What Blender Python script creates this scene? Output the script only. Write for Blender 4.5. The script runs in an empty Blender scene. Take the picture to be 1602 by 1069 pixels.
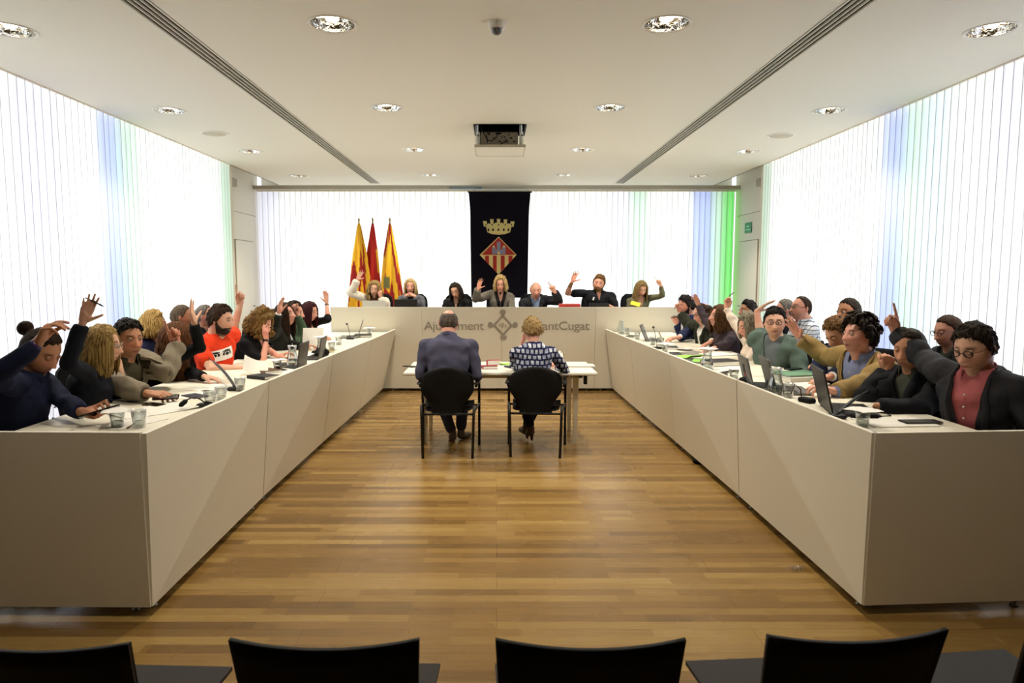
import bpy, bmesh, math, random, os
import numpy as np
from mathutils import Vector, Matrix, noise as mnoise
from mathutils.geometry import delaunay_2d_cdt
from mathutils.bvhtree import BVHTree

random.seed(7); np.random.seed(7)
SC = bpy.context.scene
COL = SC.collection
rad = math.radians

# ------------------------------------------------------------------ camera
F_PX, CX, CY, ZC = 1068.0, 777.0, 534.5, 1.65
TILT = math.atan((534.5 - 432) / F_PX)
cam_d = bpy.data.cameras.new('camera')
cam_d.sensor_width = 36; cam_d.lens = F_PX * 36 / 1602
cam_d.shift_x = (801 - CX) / 1602
cam_d.clip_start = .05; cam_d.clip_end = 200
cam_d.dof.use_dof = True; cam_d.dof.focus_distance = 7.0; cam_d.dof.aperture_fstop = 6.0
cam = bpy.data.objects.new('camera', cam_d); COL.objects.link(cam)
cam.location = (0, 0, ZC); cam.rotation_euler = (math.pi / 2 - TILT, 0, 0)
SC.camera = cam

# ------------------------------------------------------------------ world and view
wd = bpy.data.worlds.new('overcast sky'); SC.world = wd; wd.use_nodes = True
wd.node_tree.nodes['Background'].inputs[0].default_value = (.93, .96, 1, 1)
wd.node_tree.nodes['Background'].inputs[1].default_value = .6
SC.view_settings.view_transform = 'Standard'; SC.view_settings.look = 'None'
SC.view_settings.gamma = 1; SC.view_settings.use_curve_mapping = False
SC.view_settings.exposure = 1.2
SC.cycles.max_bounces = 8; SC.cycles.diffuse_bounces = 4; SC.cycles.glossy_bounces = 4
SC.cycles.transmission_bounces = 6; SC.cycles.transparent_max_bounces = 12
SC.cycles.sample_clamp_indirect = 6; SC.cycles.caustics_reflective = False; SC.cycles.caustics_refractive = False
SC.cycles.use_denoising = True

def area(name, loc, rot, sx, sy, power, color=(1, 1, 1), spread=180):
    l = bpy.data.lights.new(name, 'AREA'); l.shape = 'RECTANGLE'; l.size = sx; l.size_y = sy
    l.energy = power; l.color = color; l.spread = rad(spread)
    o = bpy.data.objects.new(name, l); o.location = loc; o.rotation_euler = rot; COL.objects.link(o)
    return o
XB, YB0, YB1, YBACK, CEIL = 4.34, 3.6, 11.3, 14.2, 3.45
XD = 4.93
# daylight just outside the window walls
SIDE_W, BACK_W = 68, 92
area('daylight_left', (-5.05, 7.4, 1.85), (0, rad(-90), 0), 3.5, 7.6, SIDE_W, (.97, .98, 1))
area('daylight_right', (5.05, 7.4, 1.85), (0, rad(90), 0), 3.5, 7.6, SIDE_W, (.97, .98, 1))
area('daylight_back', (0, 14.95, 1.85), (rad(-90), 0, 0), 9.6, 3.5, BACK_W, (1, 1, .98))

# ------------------------------------------------------------------ projection helpers
_c, _s = math.cos(TILT), math.sin(TILT)
def ray(px, py):
    v = -(py - CY) / F_PX
    return Vector(((px - CX) / F_PX, _c + v * _s, -_s + v * _c))
def at(px, py, Y):
    r = ray(px, py); t = Y / r.y
    return Vector((0, 0, ZC)) + r * t
def onz(px, py, z):
    r = ray(px, py); t = (z - ZC) / r.z
    return Vector((0, 0, ZC)) + r * t

# ------------------------------------------------------------------ materials
def s2l(c):
    c = [x / 255 for x in c] if max(c) > 1.0 else c
    return tuple(x / 12.92 if x <= .04045 else ((x + .055) / 1.055) ** 2.4 for x in c[:3]) + (1,)
MATS = {}
def mat(name, color, rough=.5, metal=0, bump=0, bscale=60, var=.0, spec=.5, trans=0, coat=0, emit=None, alpha=None, ior=1.45, stretch=None):
    if name in MATS: return MATS[name]
    m = bpy.data.materials.new(name); m.use_nodes = True; nt = m.node_tree
    b = nt.nodes['Principled BSDF']
    col = s2l(color)
    b.inputs['Base Color'].default_value = col
    b.inputs['Roughness'].default_value = rough; b.inputs['Metallic'].default_value = metal
    b.inputs['Specular IOR Level'].default_value = spec
    b.inputs['Transmission Weight'].default_value = trans; b.inputs['Coat Weight'].default_value = coat
    b.inputs['IOR'].default_value = ior
    if emit: b.inputs['Emission Color'].default_value = s2l(emit[0]); b.inputs['Emission Strength'].default_value = emit[1]
    tc = nt.nodes.new('ShaderNodeTexCoord')
    n = nt.nodes.new('ShaderNodeTexNoise'); n.inputs['Scale'].default_value = bscale; n.inputs['Detail'].default_value = 3
    if stretch:
        mp = nt.nodes.new('ShaderNodeMapping'); mp.inputs['Scale'].default_value = stretch
        nt.links.new(tc.outputs['Object'], mp.inputs[0]); nt.links.new(mp.outputs[0], n.inputs['Vector'])
    else: nt.links.new(tc.outputs['Object'], n.inputs['Vector'])
    if var:
        mx = nt.nodes.new('ShaderNodeMixRGB'); mx.blend_type = 'MIX'
        mx.inputs[1].default_value = tuple(x * (1 - var) for x in col[:3]) + (1,)
        mx.inputs[2].default_value = tuple(min(1, x * (1 + var)) for x in col[:3]) + (1,)
        nt.links.new(n.outputs[0], mx.inputs[0]); nt.links.new(mx.outputs[0], b.inputs['Base Color'])
    if bump:
        bp = nt.nodes.new('ShaderNodeBump'); bp.inputs['Strength'].default_value = bump; bp.inputs['Distance'].default_value = .01
        nt.links.new(n.outputs[0], bp.inputs['Height']); nt.links.new(bp.outputs[0], b.inputs['Normal'])
    MATS[name] = m
    return m
def attr_mat(name, rough=.55, bump=.1, bscale=120, sss=0, spec=.35):
    if name in MATS: return MATS[name]
    m = bpy.data.materials.new(name); m.use_nodes = True; nt = m.node_tree; b = nt.nodes['Principled BSDF']
    a = nt.nodes.new('ShaderNodeAttribute'); a.attribute_name = 'Col'
    nt.links.new(a.outputs['Color'], b.inputs['Base Color'])
    b.inputs['Roughness'].default_value = rough; b.inputs['Specular IOR Level'].default_value = spec
    if sss:
        b.inputs['Subsurface Weight'].default_value = sss; b.inputs['Subsurface Radius'].default_value = (.012, .005, .003); b.inputs['Subsurface Scale'].default_value = 1
    n = nt.nodes.new('ShaderNodeTexNoise'); n.inputs['Scale'].default_value = bscale
    tc = nt.nodes.new('ShaderNodeTexCoord'); nt.links.new(tc.outputs['Object'], n.inputs['Vector'])
    bp = nt.nodes.new('ShaderNodeBump'); bp.inputs['Strength'].default_value = bump; bp.inputs['Distance'].default_value = .004
    nt.links.new(n.outputs[0], bp.inputs['Height']); nt.links.new(bp.outputs[0], b.inputs['Normal'])
    MATS[name] = m
    return m
def cloth(name, color, var=.18, rough=.85, bump=.25, scale=22):
    return mat('cloth_' + name, color, rough, bump=bump, bscale=scale, var=var, spec=.2)
def hairmat(name, c1, c2):
    k = 'hair_' + name
    if k in MATS: return MATS[k]
    m = bpy.data.materials.new(k); m.use_nodes = True; nt = m.node_tree; b = nt.nodes['Principled BSDF']
    b.inputs['Roughness'].default_value = .62; b.inputs['Specular IOR Level'].default_value = .12
    tc = nt.nodes.new('ShaderNodeTexCoord'); mp = nt.nodes.new('ShaderNodeMapping'); mp.inputs['Scale'].default_value = (150, 150, 7)
    n = nt.nodes.new('ShaderNodeTexNoise'); n.inputs['Scale'].default_value = 1; n.inputs['Detail'].default_value = 2
    nt.links.new(tc.outputs['Object'], mp.inputs[0]); nt.links.new(mp.outputs[0], n.inputs['Vector'])
    r = nt.nodes.new('ShaderNodeValToRGB'); r.color_ramp.elements[0].position = .35; r.color_ramp.elements[1].position = .68
    r.color_ramp.elements[0].color = s2l(c1); r.color_ramp.elements[1].color = s2l(c2)
    nt.links.new(n.outputs[0], r.inputs[0]); nt.links.new(r.outputs[0], b.inputs['Base Color'])
    bp = nt.nodes.new('ShaderNodeBump'); bp.inputs['Strength'].default_value = .4; bp.inputs['Distance'].default_value = .004
    nt.links.new(n.outputs[0], bp.inputs['Height']); nt.links.new(bp.outputs[0], b.inputs['Normal'])
    MATS[k] = m
    return m

# ------------------------------------------------------------------ mesh helpers
def mk(name, verts, faces, m, parent=None, smooth=False, loc=None, mats=None, fm=None):
    me = bpy.data.meshes.new(name); me.from_pydata([tuple(v) for v in verts], [], [tuple(f) for f in faces]); me.update()
    o = bpy.data.objects.new(name, me); COL.objects.link(o)
    for x in (mats or [m]): me.materials.append(x)
    if fm is not None: me.polygons.foreach_set('material_index', fm)
    if smooth: me.polygons.foreach_set('use_smooth', [True] * len(me.polygons))
    if loc is not None: o.location = loc
    if parent is not None: o.parent = parent
    return o
class MB:
    def __init__(s): s.v = []; s.f = []; s.m = []
    def add(s, vs, fs, mi=0):
        k = len(s.v); s.v += [Vector(v) for v in vs]; s.f += [tuple(i + k for i in f) for f in fs]; s.m += [mi] * len(fs); return s
    def box(s, a, b, mi=0, M=None):
        x0, y0, z0 = a; x1, y1, z1 = b
        vs = [Vector(p) for p in ((x0,y0,z0),(x1,y0,z0),(x1,y1,z0),(x0,y1,z0),(x0,y0,z1),(x1,y0,z1),(x1,y1,z1),(x0,y1,z1))]
        if M: vs = [M @ v for v in vs]
        return s.add(vs, [(0,3,2,1),(4,5,6,7),(0,1,5,4),(1,2,6,5),(2,3,7,6),(3,0,4,7)], mi)
    def bbox(s, a, b, r=.006, mi=0, M=None):      # box with chamfered vertical + top edges
        x0, y0, z0 = a; x1, y1, z1 = b
        def ring(z, d):
            return [(x0+r+d,y0+d,z),(x1-r-d,y0+d,z),(x1-d,y0+r+d,z),(x1-d,y1-r-d,z),(x1-r-d,y1-d,z),(x0+r+d,y1-d,z),(x0+d,y1-r-d,z),(x0+d,y0+r+d,z)]
        R = [ring(z0, r*.6), ring(z0+r, 0), ring(z1-r, 0), ring(z1, r*.6)]
        vs = [Vector(p) for q in R for p in q]
        if M: vs = [M @ v for v in vs]
        fs = [tuple(range(7,-1,-1)), tuple(range(24,32))]
        for k in range(3):
            for i in range(8): j = (i+1) % 8; fs.append((k*8+i, k*8+j, k*8+8+j, k*8+8+i))
        return s.add(vs, fs, mi)
    def tube(s, pts, r, n=10, mi=0, cap=True):
        pts = [Vector(p) for p in pts]; N = len(pts)
        rs = r if isinstance(r, (list, tuple)) else [r] * N
        t0 = (pts[1] - pts[0]).normalized()
        u = t0.orthogonal().normalized(); vs = []
        for i, p in enumerate(pts):
            t = (pts[min(i+1, N-1)] - pts[max(i-1, 0)]).normalized()
            u = (u - t * u.dot(t)).normalized(); w = t.cross(u)
            for k in range(n):
                a = 2 * math.pi * k / n; vs.append(p + (u * math.cos(a) + w * math.sin(a)) * rs[i])
        fs = []
        for i in range(N-1):
            for k in range(n):
                j = (k+1) % n; fs.append((i*n+k, i*n+j, i*n+n+j, i*n+n+k))
        if cap: fs += [tuple(range(n-1,-1,-1)), tuple(range((N-1)*n, N*n))]
        return s.add(vs, fs, mi)
    def lathe(s, prof, c=(0,0,0), n=24, mi=0, closed=False, M=None):
        c = Vector(c); vs = []
        for r, z in prof:
            for k in range(n):
                a = 2*math.pi*k/n; p = Vector((r*math.cos(a), r*math.sin(a), z))
                vs.append((M @ p if M else p) + c)
        fs = []; N = len(prof)
        for i in range(N if closed else N-1):
            i2 = (i+1) % N
            for k in range(n):
                j = (k+1) % n; fs.append((i*n+k, i*n+j, i2*n+j, i2*n+k))
        return s.add(vs, fs, mi)
    def disc(s, c, r, n=24, mi=0, up=True):
        c = Vector(c); vs = [c + Vector((r*math.cos(2*math.pi*k/n), r*math.sin(2*math.pi*k/n), 0)) for k in range(n)]
        return s.add(vs, [tuple(range(n)) if up else tuple(range(n-1,-1,-1))], mi)
    def poly(s, pts, y, th=.002, mi=0):           # polygon in xz plane at y, given thickness toward -y
        n = len(pts); vs = [(x, y, z) for x, z in pts] + [(x, y-th, z) for x, z in pts]
        fs = [tuple(range(n)), tuple(range(2*n-1, n-1, -1))] + [(i, (i+1)%n, n+(i+1)%n, n+i) for i in range(n)]
        return s.add(vs, fs, mi)
    def obj(s, name, m, parent=None, smooth=False, mats=None, loc=None):
        off = Vector(loc) if loc is not None else Vector()
        o = mk(name, [v - off for v in s.v], s.f, m, parent, smooth, loc, mats, s.m if mats else None)
        bm = bmesh.new(); bm.from_mesh(o.data); bmesh.ops.recalc_face_normals(bm, faces=bm.faces); bm.to_mesh(o.data); bm.free()
        return o
def tag(o, label=None, cat=None, group=None, kind=None):
    if label: o['label'] = label
    if cat: o['category'] = cat
    if group: o['group'] = group
    if kind: o['kind'] = kind
    return o
def thing(name, label, cat, loc=(0,0,0), rz=0, group=None):
    o = bpy.data.objects.new(name, None); COL.objects.link(o); o.empty_display_size = .1
    o.location = loc; o.rotation_euler = (0, 0, rz)
    return tag(o, label, cat, group)
def struct(o): o['kind'] = 'structure'; return o
def dup(root, loc, rz=None, label=None, group=None):
    r = root.copy(); COL.objects.link(r); r.location = loc
    if rz is not None: r.rotation_euler = (0, 0, rz)
    if label: r['label'] = label
    if group: r['group'] = group
    for ch in root.children:
        c = ch.copy(); COL.objects.link(c); c.parent = r
        for g in ch.children:
            d = g.copy(); COL.objects.link(d); d.parent = c
    return r
def bevel(o, w=.004, seg=2, ang=40):
    b = o.modifiers.new('bevel', 'BEVEL'); b.width = w; b.segments = seg; b.limit_method = 'ANGLE'; b.angle_limit = rad(ang)
    return o

# ------------------------------------------------------------------ room
M_ceil = mat('ceiling paint', (234, 232, 222), .75, bump=.02, bscale=30)
M_wall = mat('wall panel paint', (214, 209, 194), .6, bump=.02, bscale=20)
M_dark = mat('rear wall timber', (108, 86, 52), .6, bump=.1, bscale=30, var=.2)
M_black = mat('matt black', (8, 8, 9), .7, spec=.2, bscale=10)
M_grey = mat('grey metal', (128, 128, 124), .35, metal=.7, bscale=10)
M_lam = mat('cream laminate', (230, 224, 206), .42, spec=.4, bump=.01, bscale=300)
M_edge = mat('white edge banding', (238, 232, 216), .4, bscale=10)

def floor_material():
    m = bpy.data.materials.new('oak strip parquet'); m.use_nodes = True; nt = m.node_tree; b = nt.nodes['Principled BSDF']; L = nt.links.new
    tc = nt.nodes.new('ShaderNodeTexCoord')
    def brick(w, h, off, sc, mort, c1, c2, shift=(0,0,0)):
        mp = nt.nodes.new('ShaderNodeMapping'); mp.inputs['Location'].default_value = shift
        L(tc.outputs['Object'], mp.inputs[0])
        t = nt.nodes.new('ShaderNodeTexBrick'); L(mp.outputs[0], t.inputs['Vector'])
        t.offset = off; t.offset_frequency = 2; t.inputs['Scale'].default_value = 1
        t.inputs['Brick Width'].default_value = w; t.inputs['Row Height'].default_value = h
        t.inputs['Mortar Size'].default_value = mort; t.inputs['Mortar Smooth'].default_value = 0.3
        t.inputs['Color1'].default_value = c1; t.inputs['Color2'].default_value = c2; t.inputs['Mortar'].default_value = (.25, .25, .25, 1)
        return t
    A = brick(1.15, .068, .37, 1, .0006, (0,0,0,1), (1,1,1,1))
    B = brick(.83, .068, .61, 1, .0, (0,0,0,1), (1,1,1,1), (.21, 0, 0))
    Cc = brick(2.1, .204, .43, 1, .0014, (1,1,1,1), (1,1,1,1))
    add = nt.nodes.new('ShaderNodeMixRGB'); add.inputs[0].default_value = .45; L(A.outputs[0], add.inputs[1]); L(B.outputs[0], add.inputs[2])
    mp = nt.nodes.new('ShaderNodeMapping'); mp.inputs['Scale'].default_value = (1.4, 26, 1); L(tc.outputs['Object'], mp.inputs[0])
    n = nt.nodes.new('ShaderNodeTexNoise'); n.inputs['Scale'].default_value = 3; n.inputs['Detail'].default_value = 6; L(mp.outputs[0], n.inputs['Vector'])
    ad2 = nt.nodes.new('ShaderNodeMixRGB'); ad2.inputs[0].default_value = .42; L(add.outputs[0], ad2.inputs[1]); L(n.outputs[0], ad2.inputs[2])
    r = nt.nodes.new('ShaderNodeValToRGB'); L(ad2.outputs[0], r.inputs[0]); e = r.color_ramp.elements
    e[0].position = .08; e[0].color = s2l((92, 67, 32)); e[1].position = .92; e[1].color = s2l((166, 137, 80))
    x = r.color_ramp.elements.new(.5); x.color = s2l((133, 101, 53))
    mul = nt.nodes.new('ShaderNodeMixRGB'); mul.blend_type = 'MULTIPLY'; mul.inputs[0].default_value = .75
    L(r.outputs[0], mul.inputs[1]); L(Cc.outputs[0], mul.inputs[2]); L(mul.outputs[0], b.inputs['Base Color'])
    b.inputs['Roughness'].default_value = .34; b.inputs['Specular IOR Level'].default_value = .45
    n2 = nt.nodes.new('ShaderNodeTexNoise'); n2.inputs['Scale'].default_value = 2.2; L(tc.outputs['Object'], n2.inputs['Vector'])
    mr = nt.nodes.new('ShaderNodeMapRange'); mr.inputs[3].default_value = .2; mr.inputs[4].default_value = .34; L(n2.outputs[0], mr.inputs[0]); L(mr.outputs[0], b.inputs['Roughness'])
    bp = nt.nodes.new('ShaderNodeBump'); bp.inputs['Strength'].default_value = .12; bp.inputs['Distance'].default_value = .002; L(ad2.outputs[0], bp.inputs['Height']); L(bp.outputs[0], b.inputs['Normal'])
    return m
M_floor = floor_material()
Y0 = -3.2
struct(MB().box((-5.2, Y0, -.1), (5.2, 14.6, 0)).obj('floor', M_floor))

# ceiling with real openings for the lamps, air slots and projector hatch
LX = [-3.58, -1.18, 1.22, 3.64]; LY = [5.1, 7.55, 10.0, 12.45]
LIGHTS = [(x, y + (.12 if abs(x) > 3 else 0)) for y in LY for x in LX] + [(x, 2.6) for x in LX] + [(x, .1) for x in LX]
SLOTS = [(-2.47, -2.28), (2.30, 2.49)]
HATCH = (-.28, .36, 8.34, 9.02)
def ceiling():
    pts = []; edges = []
    def loop(ps):
        k = len(pts); pts.extend(Vector(p) for p in ps); n = len(ps); edges.extend((k+i, k+(i+1) % n) for i in range(n))
    loop([(-XB, Y0), (XB, Y0), (XB, 13.84), (-XB, 13.84)])
    R = .155
    for x, y in LIGHTS: loop([(x + R*math.cos(a*math.pi/14), y + R*math.sin(a*math.pi/14)) for a in range(28)])
    for a, b in SLOTS: loop([(a, Y0+.3), (b, Y0+.3), (b, 13.55), (a, 13.55)])
    h = HATCH; loop([(h[0], h[2]), (h[1], h[2]), (h[1], h[3]), (h[0], h[3])])
    vs, es, fs, *_ = delaunay_2d_cdt(pts, edges, [], 0, 1e-5)
    out = []
    for f in fs:
        c = sum((vs[i] for i in f), Vector((0, 0))) / len(f)
        if any((c.x-x)**2 + (c.y-y)**2 < (R*.99)**2 for x, y in LIGHTS): continue
        if any(a < c.x < b and Y0+.3 < c.y < 13.55 for a, b in SLOTS): continue
        if h[0] < c.x < h[1] and h[2] < c.y < h[3]: continue
        out.append(f)
    mb = MB(); mb.add([(v.x, v.y, CEIL) for v in vs], out)
    mb.box((-XB, 13.82, CEIL), (XB, 13.84, CEIL+.35)); mb.box((-XB, Y0, CEIL), (-XB+.02, 13.84, CEIL+.35)); mb.box((XB-.02, Y0, CEIL), (XB, 13.84, CEIL+.35))
    struct(mb.obj('ceiling', M_ceil))
    struct(MB().box((-5.2, Y0, 3.95), (5.2, 14.6, 4.05)).obj('ceiling_slab', M_ceil))
ceiling()
# walls: behind the camera, side returns near the camera, door walls, reveals, spandrels
struct(MB().box((-5.2, Y0-.1, 0), (5.2, Y0, 3.95)).obj('wall_rear', M_dark))
for sgn, nm in ((-1, 'left'), (1, 'right')):
    x0, x1 = sorted((sgn*XB, sgn*(XB+.12)))
    struct(MB().box((x0, Y0, 0), (x1, YB0, 3.95)).obj('wall_' + nm, M_dark))
    a, b = sorted((sgn*XD, sgn*(XD+.1)))
    mb = MB().box((a, YB1, 0), (b, 14.3, 3.95))
    c, d = sorted((sgn*(XB), sgn*(XD+.1))); mb.box((c, YB1, 0), (d, YB1+.1, 3.95))
    w = struct(mb.obj('wall_%s_end' % nm, M_wall))
    # seams of the wall panelling and door outline
    xs = sgn*(XD-.003); p, q = sorted((xs, sgn*(XD+.002)))
    sm = MB().box((p, 12.85, 2.86), (q, 14.15, 2.868))
    struct(sm.obj('trim_1' if sgn < 0 else 'trim_2', mat('shadow gap', (120, 114, 102), .8, bscale=5)))
    dr = MB().bbox((-.012, 12.98, .01), (.012, 13.92, 2.33), .004)
    for v in dr.v: v.x += sgn*(XD-.006)
    d1 = struct(dr.obj('door_1' if sgn < 0 else 'door_2', mat('door leaf paint', (212, 207, 192), .5, bscale=10)))
    hd = MB().tube([(sgn*(XD-.02), 13.82, 1.05), (sgn*(XD-.06), 13.82, 1.05), (sgn*(XD-.06), 13.7, 1.05)], .009, 8)
    hd.obj('door_handle', M_grey, d1, True)
    fr = MB().box((p, 12.96, 2.33), (q, 13.94, 2.345)).box((p, 12.955, 0), (q, 12.967, 2.345)).box((p, 13.933, 0), (q, 13.945, 2.345))
    for v in fr.v: v.x -= sgn*.006
    struct(fr.obj('trim_3' if sgn < 0 else 'trim_4', mat('door gap dark', (150, 142, 126), .8, bscale=5)))
    # motor head of the blind above the door panel
    mbx = MB().bbox((-.07, 12.2, 3.28), (.07, 12.75, 3.42)).box((-.01, 12.15, 3.2), (.01, 12.19, 3.5))
    for v in mbx.v: v.x += sgn*(XD-.1)
    tag(mbx.obj('blind_motor', mat('blind motor casing', (168, 160, 146), .6, bscale=8)), 'small grey blind motor box up on the %s wall above the door panel' % nm, 'motor')
# back wall: beam, sill, glazing
struct(MB().box((-XD, 14.02, 3.40), (XD, 14.12, 3.47)).obj('trim_5', mat('steel beam paint', (176, 170, 156), .5, bscale=8)))
struct(MB().box((-XD, 14.55, 3.45), (XD, 14.65, 3.95)).obj('wall_back_lintel', M_wall))
tag(struct(MB().box((-.95, 13.97, 3.395), (-.3+.0, 14.02, 3.44)).obj('trim_6', mat('blue grey steel plate', (120, 134, 146), .4, bscale=8))))

def glass_mat(name, col, dens=1.0):
    m = bpy.data.materials.new(name); m.use_nodes = True; nt = m.node_tree; nt.nodes.remove(nt.nodes['Principled BSDF'])
    t = nt.nodes.new('ShaderNodeBsdfTransparent'); t.inputs[0].default_value = s2l(col)
    g = nt.nodes.new('ShaderNodeBsdfGlossy'); g.inputs['Roughness'].default_value = .02
    mx = nt.nodes.new('ShaderNodeMixShader'); mx.inputs[0].default_value = .05
    nt.links.new(t.outputs[0], mx.inputs[1]); nt.links.new(g.outputs[0], mx.inputs[2]); nt.links.new(mx.outputs[0], nt.nodes['Material Output'].inputs[0])
    return m
G_clear = glass_mat('clear pane', (250, 252, 250)); G_blue = glass_mat('blue tinted pane', (208, 217, 246)); G_green = glass_mat('pale green pane', (224, 240, 229))
G_lime = glass_mat('green tinted pane', (160, 236, 156)); G_lilac = glass_mat('lilac tinted pane', (241, 241, 249)); G_cyan = glass_mat('pale cyan pane', (232, 241, 246))
def window(name, along, fixed, spans, z0=0.02, z1=3.43):
    """spans: (a, b, material) along x (back) or y (sides)"""
    mats = []; mb = MB(); fr = MB()
    for a, b, m in spans:
        if m not in mats: mats.append(m)
        i = mats.index(m)
        if along == 'y': mb.box((fixed-.004, a, z0), (fixed+.004, b, z1), i)
        else: mb.box((a, fixed-.004, z0), (b, fixed+.004, z1), i)
        for e in (a, b):
            if along == 'y': fr.box((fixed-.01, e-.006, z0), (fixed+.01, e+.006, z1))
            else: fr.box((e-.006, fixed-.01, z0), (e+.006, fixed+.01, z1))
    o = struct(mb.obj(name, None, mats=mats))
    fr.obj('window_frame', mat('aluminium mullion', (226, 226, 222), .4, metal=.2, bscale=5), o)
window('window_1', 'y', -XB-.12, [(3.6,5.2,G_clear),(5.2,6.25,G_clear),(6.25,6.5,G_lilac),(6.5,7.0,G_lilac),(7.0,7.6,G_clear),(7.6,8.0,G_blue),(8.0,8.42,G_green),(8.42,9.7,G_clear),(9.7,10.9,G_clear),(10.9,11.28,G_green)])
window('window_2', 'y', XB+.12, [(3.6,4.9,G_lilac),(4.9,5.75,G_clear),(5.75,6.15,G_lilac),(6.15,6.7,G_clear),(6.7,7.1,G_cyan),(7.1,7.42,G_green),(7.42,7.85,G_blue),(7.85,8.2,G_clear),(8.2,9.7,G_clear),(9.7,11.0,G_clear),(11.0,11.28,G_green)])
window('window_3', 'x', YBACK+.11, [(-4.9,-4.45,G_lilac),(-4.45,-3.0,G_clear),(-3.0,-1.5,G_clear),(-1.5,0,G_clear),(0,1.5,G_clear),(1.5,2.3,G_clear),(2.3,2.75,G_lilac),(2.75,3.1,G_green),(3.1,4.0,G_clear),(4.0,4.4,G_blue),(4.4,4.62,G_green),(4.62,4.9,G_lime)])

# vertical blinds, sheer fabric vanes
def blind_material(name='sheer blind fabric', k=.84):
    m = bpy.data.materials.new(name); m.use_nodes = True; nt = m.node_tree; nt.nodes.remove(nt.nodes['Principled BSDF']); L = nt.links.new
    t = nt.nodes.new('ShaderNodeBsdfTransparent'); t.inputs[0].default_value = (.93, .93, .92, 1)
    tr = nt.nodes.new('ShaderNodeBsdfTranslucent'); tr.inputs[0].default_value = (k, k, k*.98, 1)
    d = nt.nodes.new('ShaderNodeBsdfDiffuse'); d.inputs[0].default_value = (.8, .8, .78, 1)
    a = nt.nodes.new('ShaderNodeMixShader'); a.inputs[0].default_value = .22; L(tr.outputs[0], a.inputs[1]); L(d.outputs[0], a.inputs[2])
    b = nt.nodes.new('ShaderNodeMixShader'); b.inputs[0].default_value = .55; L(t.outputs[0], b.inputs[1]); L(a.outputs[0], b.inputs[2])
    tc = nt.nodes.new('ShaderNodeTexCoord'); n = nt.nodes.new('ShaderNodeTexNoise'); n.inputs['Scale'].default_value = 90; L(tc.outputs['Object'], n.inputs['Vector'])
    mr = nt.nodes.new('ShaderNodeMapRange'); mr.inputs[3].default_value = .88; mr.inputs[4].default_value = .93; L(n.outputs[0], mr.inputs[0]); L(mr.outputs[0], b.inputs[0])
    L(b.outputs[0], nt.nodes['Material Output'].inputs[0])
    return m
M_blind = blind_material(); M_overlap = blind_material('vane overlap shade', .30)  # second fabric: edge strips coloured darker to stand for shade of overlapping vanes
def blinds(name, label, along, fixed, a, b, z1, flip=1):
    root = thing(name, label, 'blind', ((fixed, a, 0) if along == 'y' else (a, fixed, 0)))
    mb = MB(); rnd = random.Random(int(a*10) + (3 if along == 'x' else 1) + int(fixed*7)); u = a + .06; n = 0
    while u < b - .03:
        ang = rad(13 + rnd.uniform(-3, 3)) * flip; w = .067
        if rnd.random() < .06: ang = rad(24) * flip
        du, dv = w*math.cos(ang), w*math.sin(ang)
        th = .0012
        for (k0, k1) in ((-1, 1),):
            P = []
            for t in (-1, -.88, 0, .88, 1):
                bow = .004*(1-t*t)
                uu, vv = u + du*t, dv*t + bow
                P.append((uu, vv))
            vs = []
            for z in (.06, z1):
                for uu, vv in P: vs.append((fixed+vv, uu, z) if along == 'y' else (uu, fixed+vv, z))
            mb.add(vs, [(i, i+1, 6+i, 5+i) for i in (1, 2)]); mb.add(vs, [(i, i+1, 6+i, 5+i) for i in (0, 3)], 1)
        u += .112 + rnd.uniform(-.003, .003); n += 1
    v = mk('vane', [p - Vector(root.location) for p in mb.v], mb.f, None, root, False, mats=[M_blind, M_overlap], fm=mb.m)
    v.name = 'fabric_vanes'
    r = MB()
    if along == 'y': r.box((fixed-.025, a, z1), (fixed+.025, b, z1+.035))
    else: r.box((a, fixed-.025, z1), (b, fixed+.025, z1+.035))
    o = mk('head_rail', [p - Vector(root.location) for p in r.v], r.f, M_edge, root)
    return root
blinds('vertical_blind', 'sheer white vertical blind covering the left window wall', 'y', -XB+.0, 3.65, YB1-.02, 3.44)
blinds('vertical_blind', 'sheer white vertical blind covering the right window wall', 'y', XB, 3.65, YB1-.02, 3.44, -1)
blinds('vertical_blind', 'sheer white vertical blind across the back behind the flags and banner', 'x', YBACK, -XD+.02, XD-.02, 3.37)

# platforms under the side desks and the head table
struct(MB().box((-4.2, 3.45, 0), (-2.35, 9.75, .12)).obj('trim_7', M_floor)); struct(MB().box((2.35, 3.45, 0), (4.2, 9.75, .12)).obj('trim_8', M_floor))
struct(MB().box((-3.6, 9.95, 0), (3.6, 12.2, .42)).obj('trim_9', M_floor))

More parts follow.
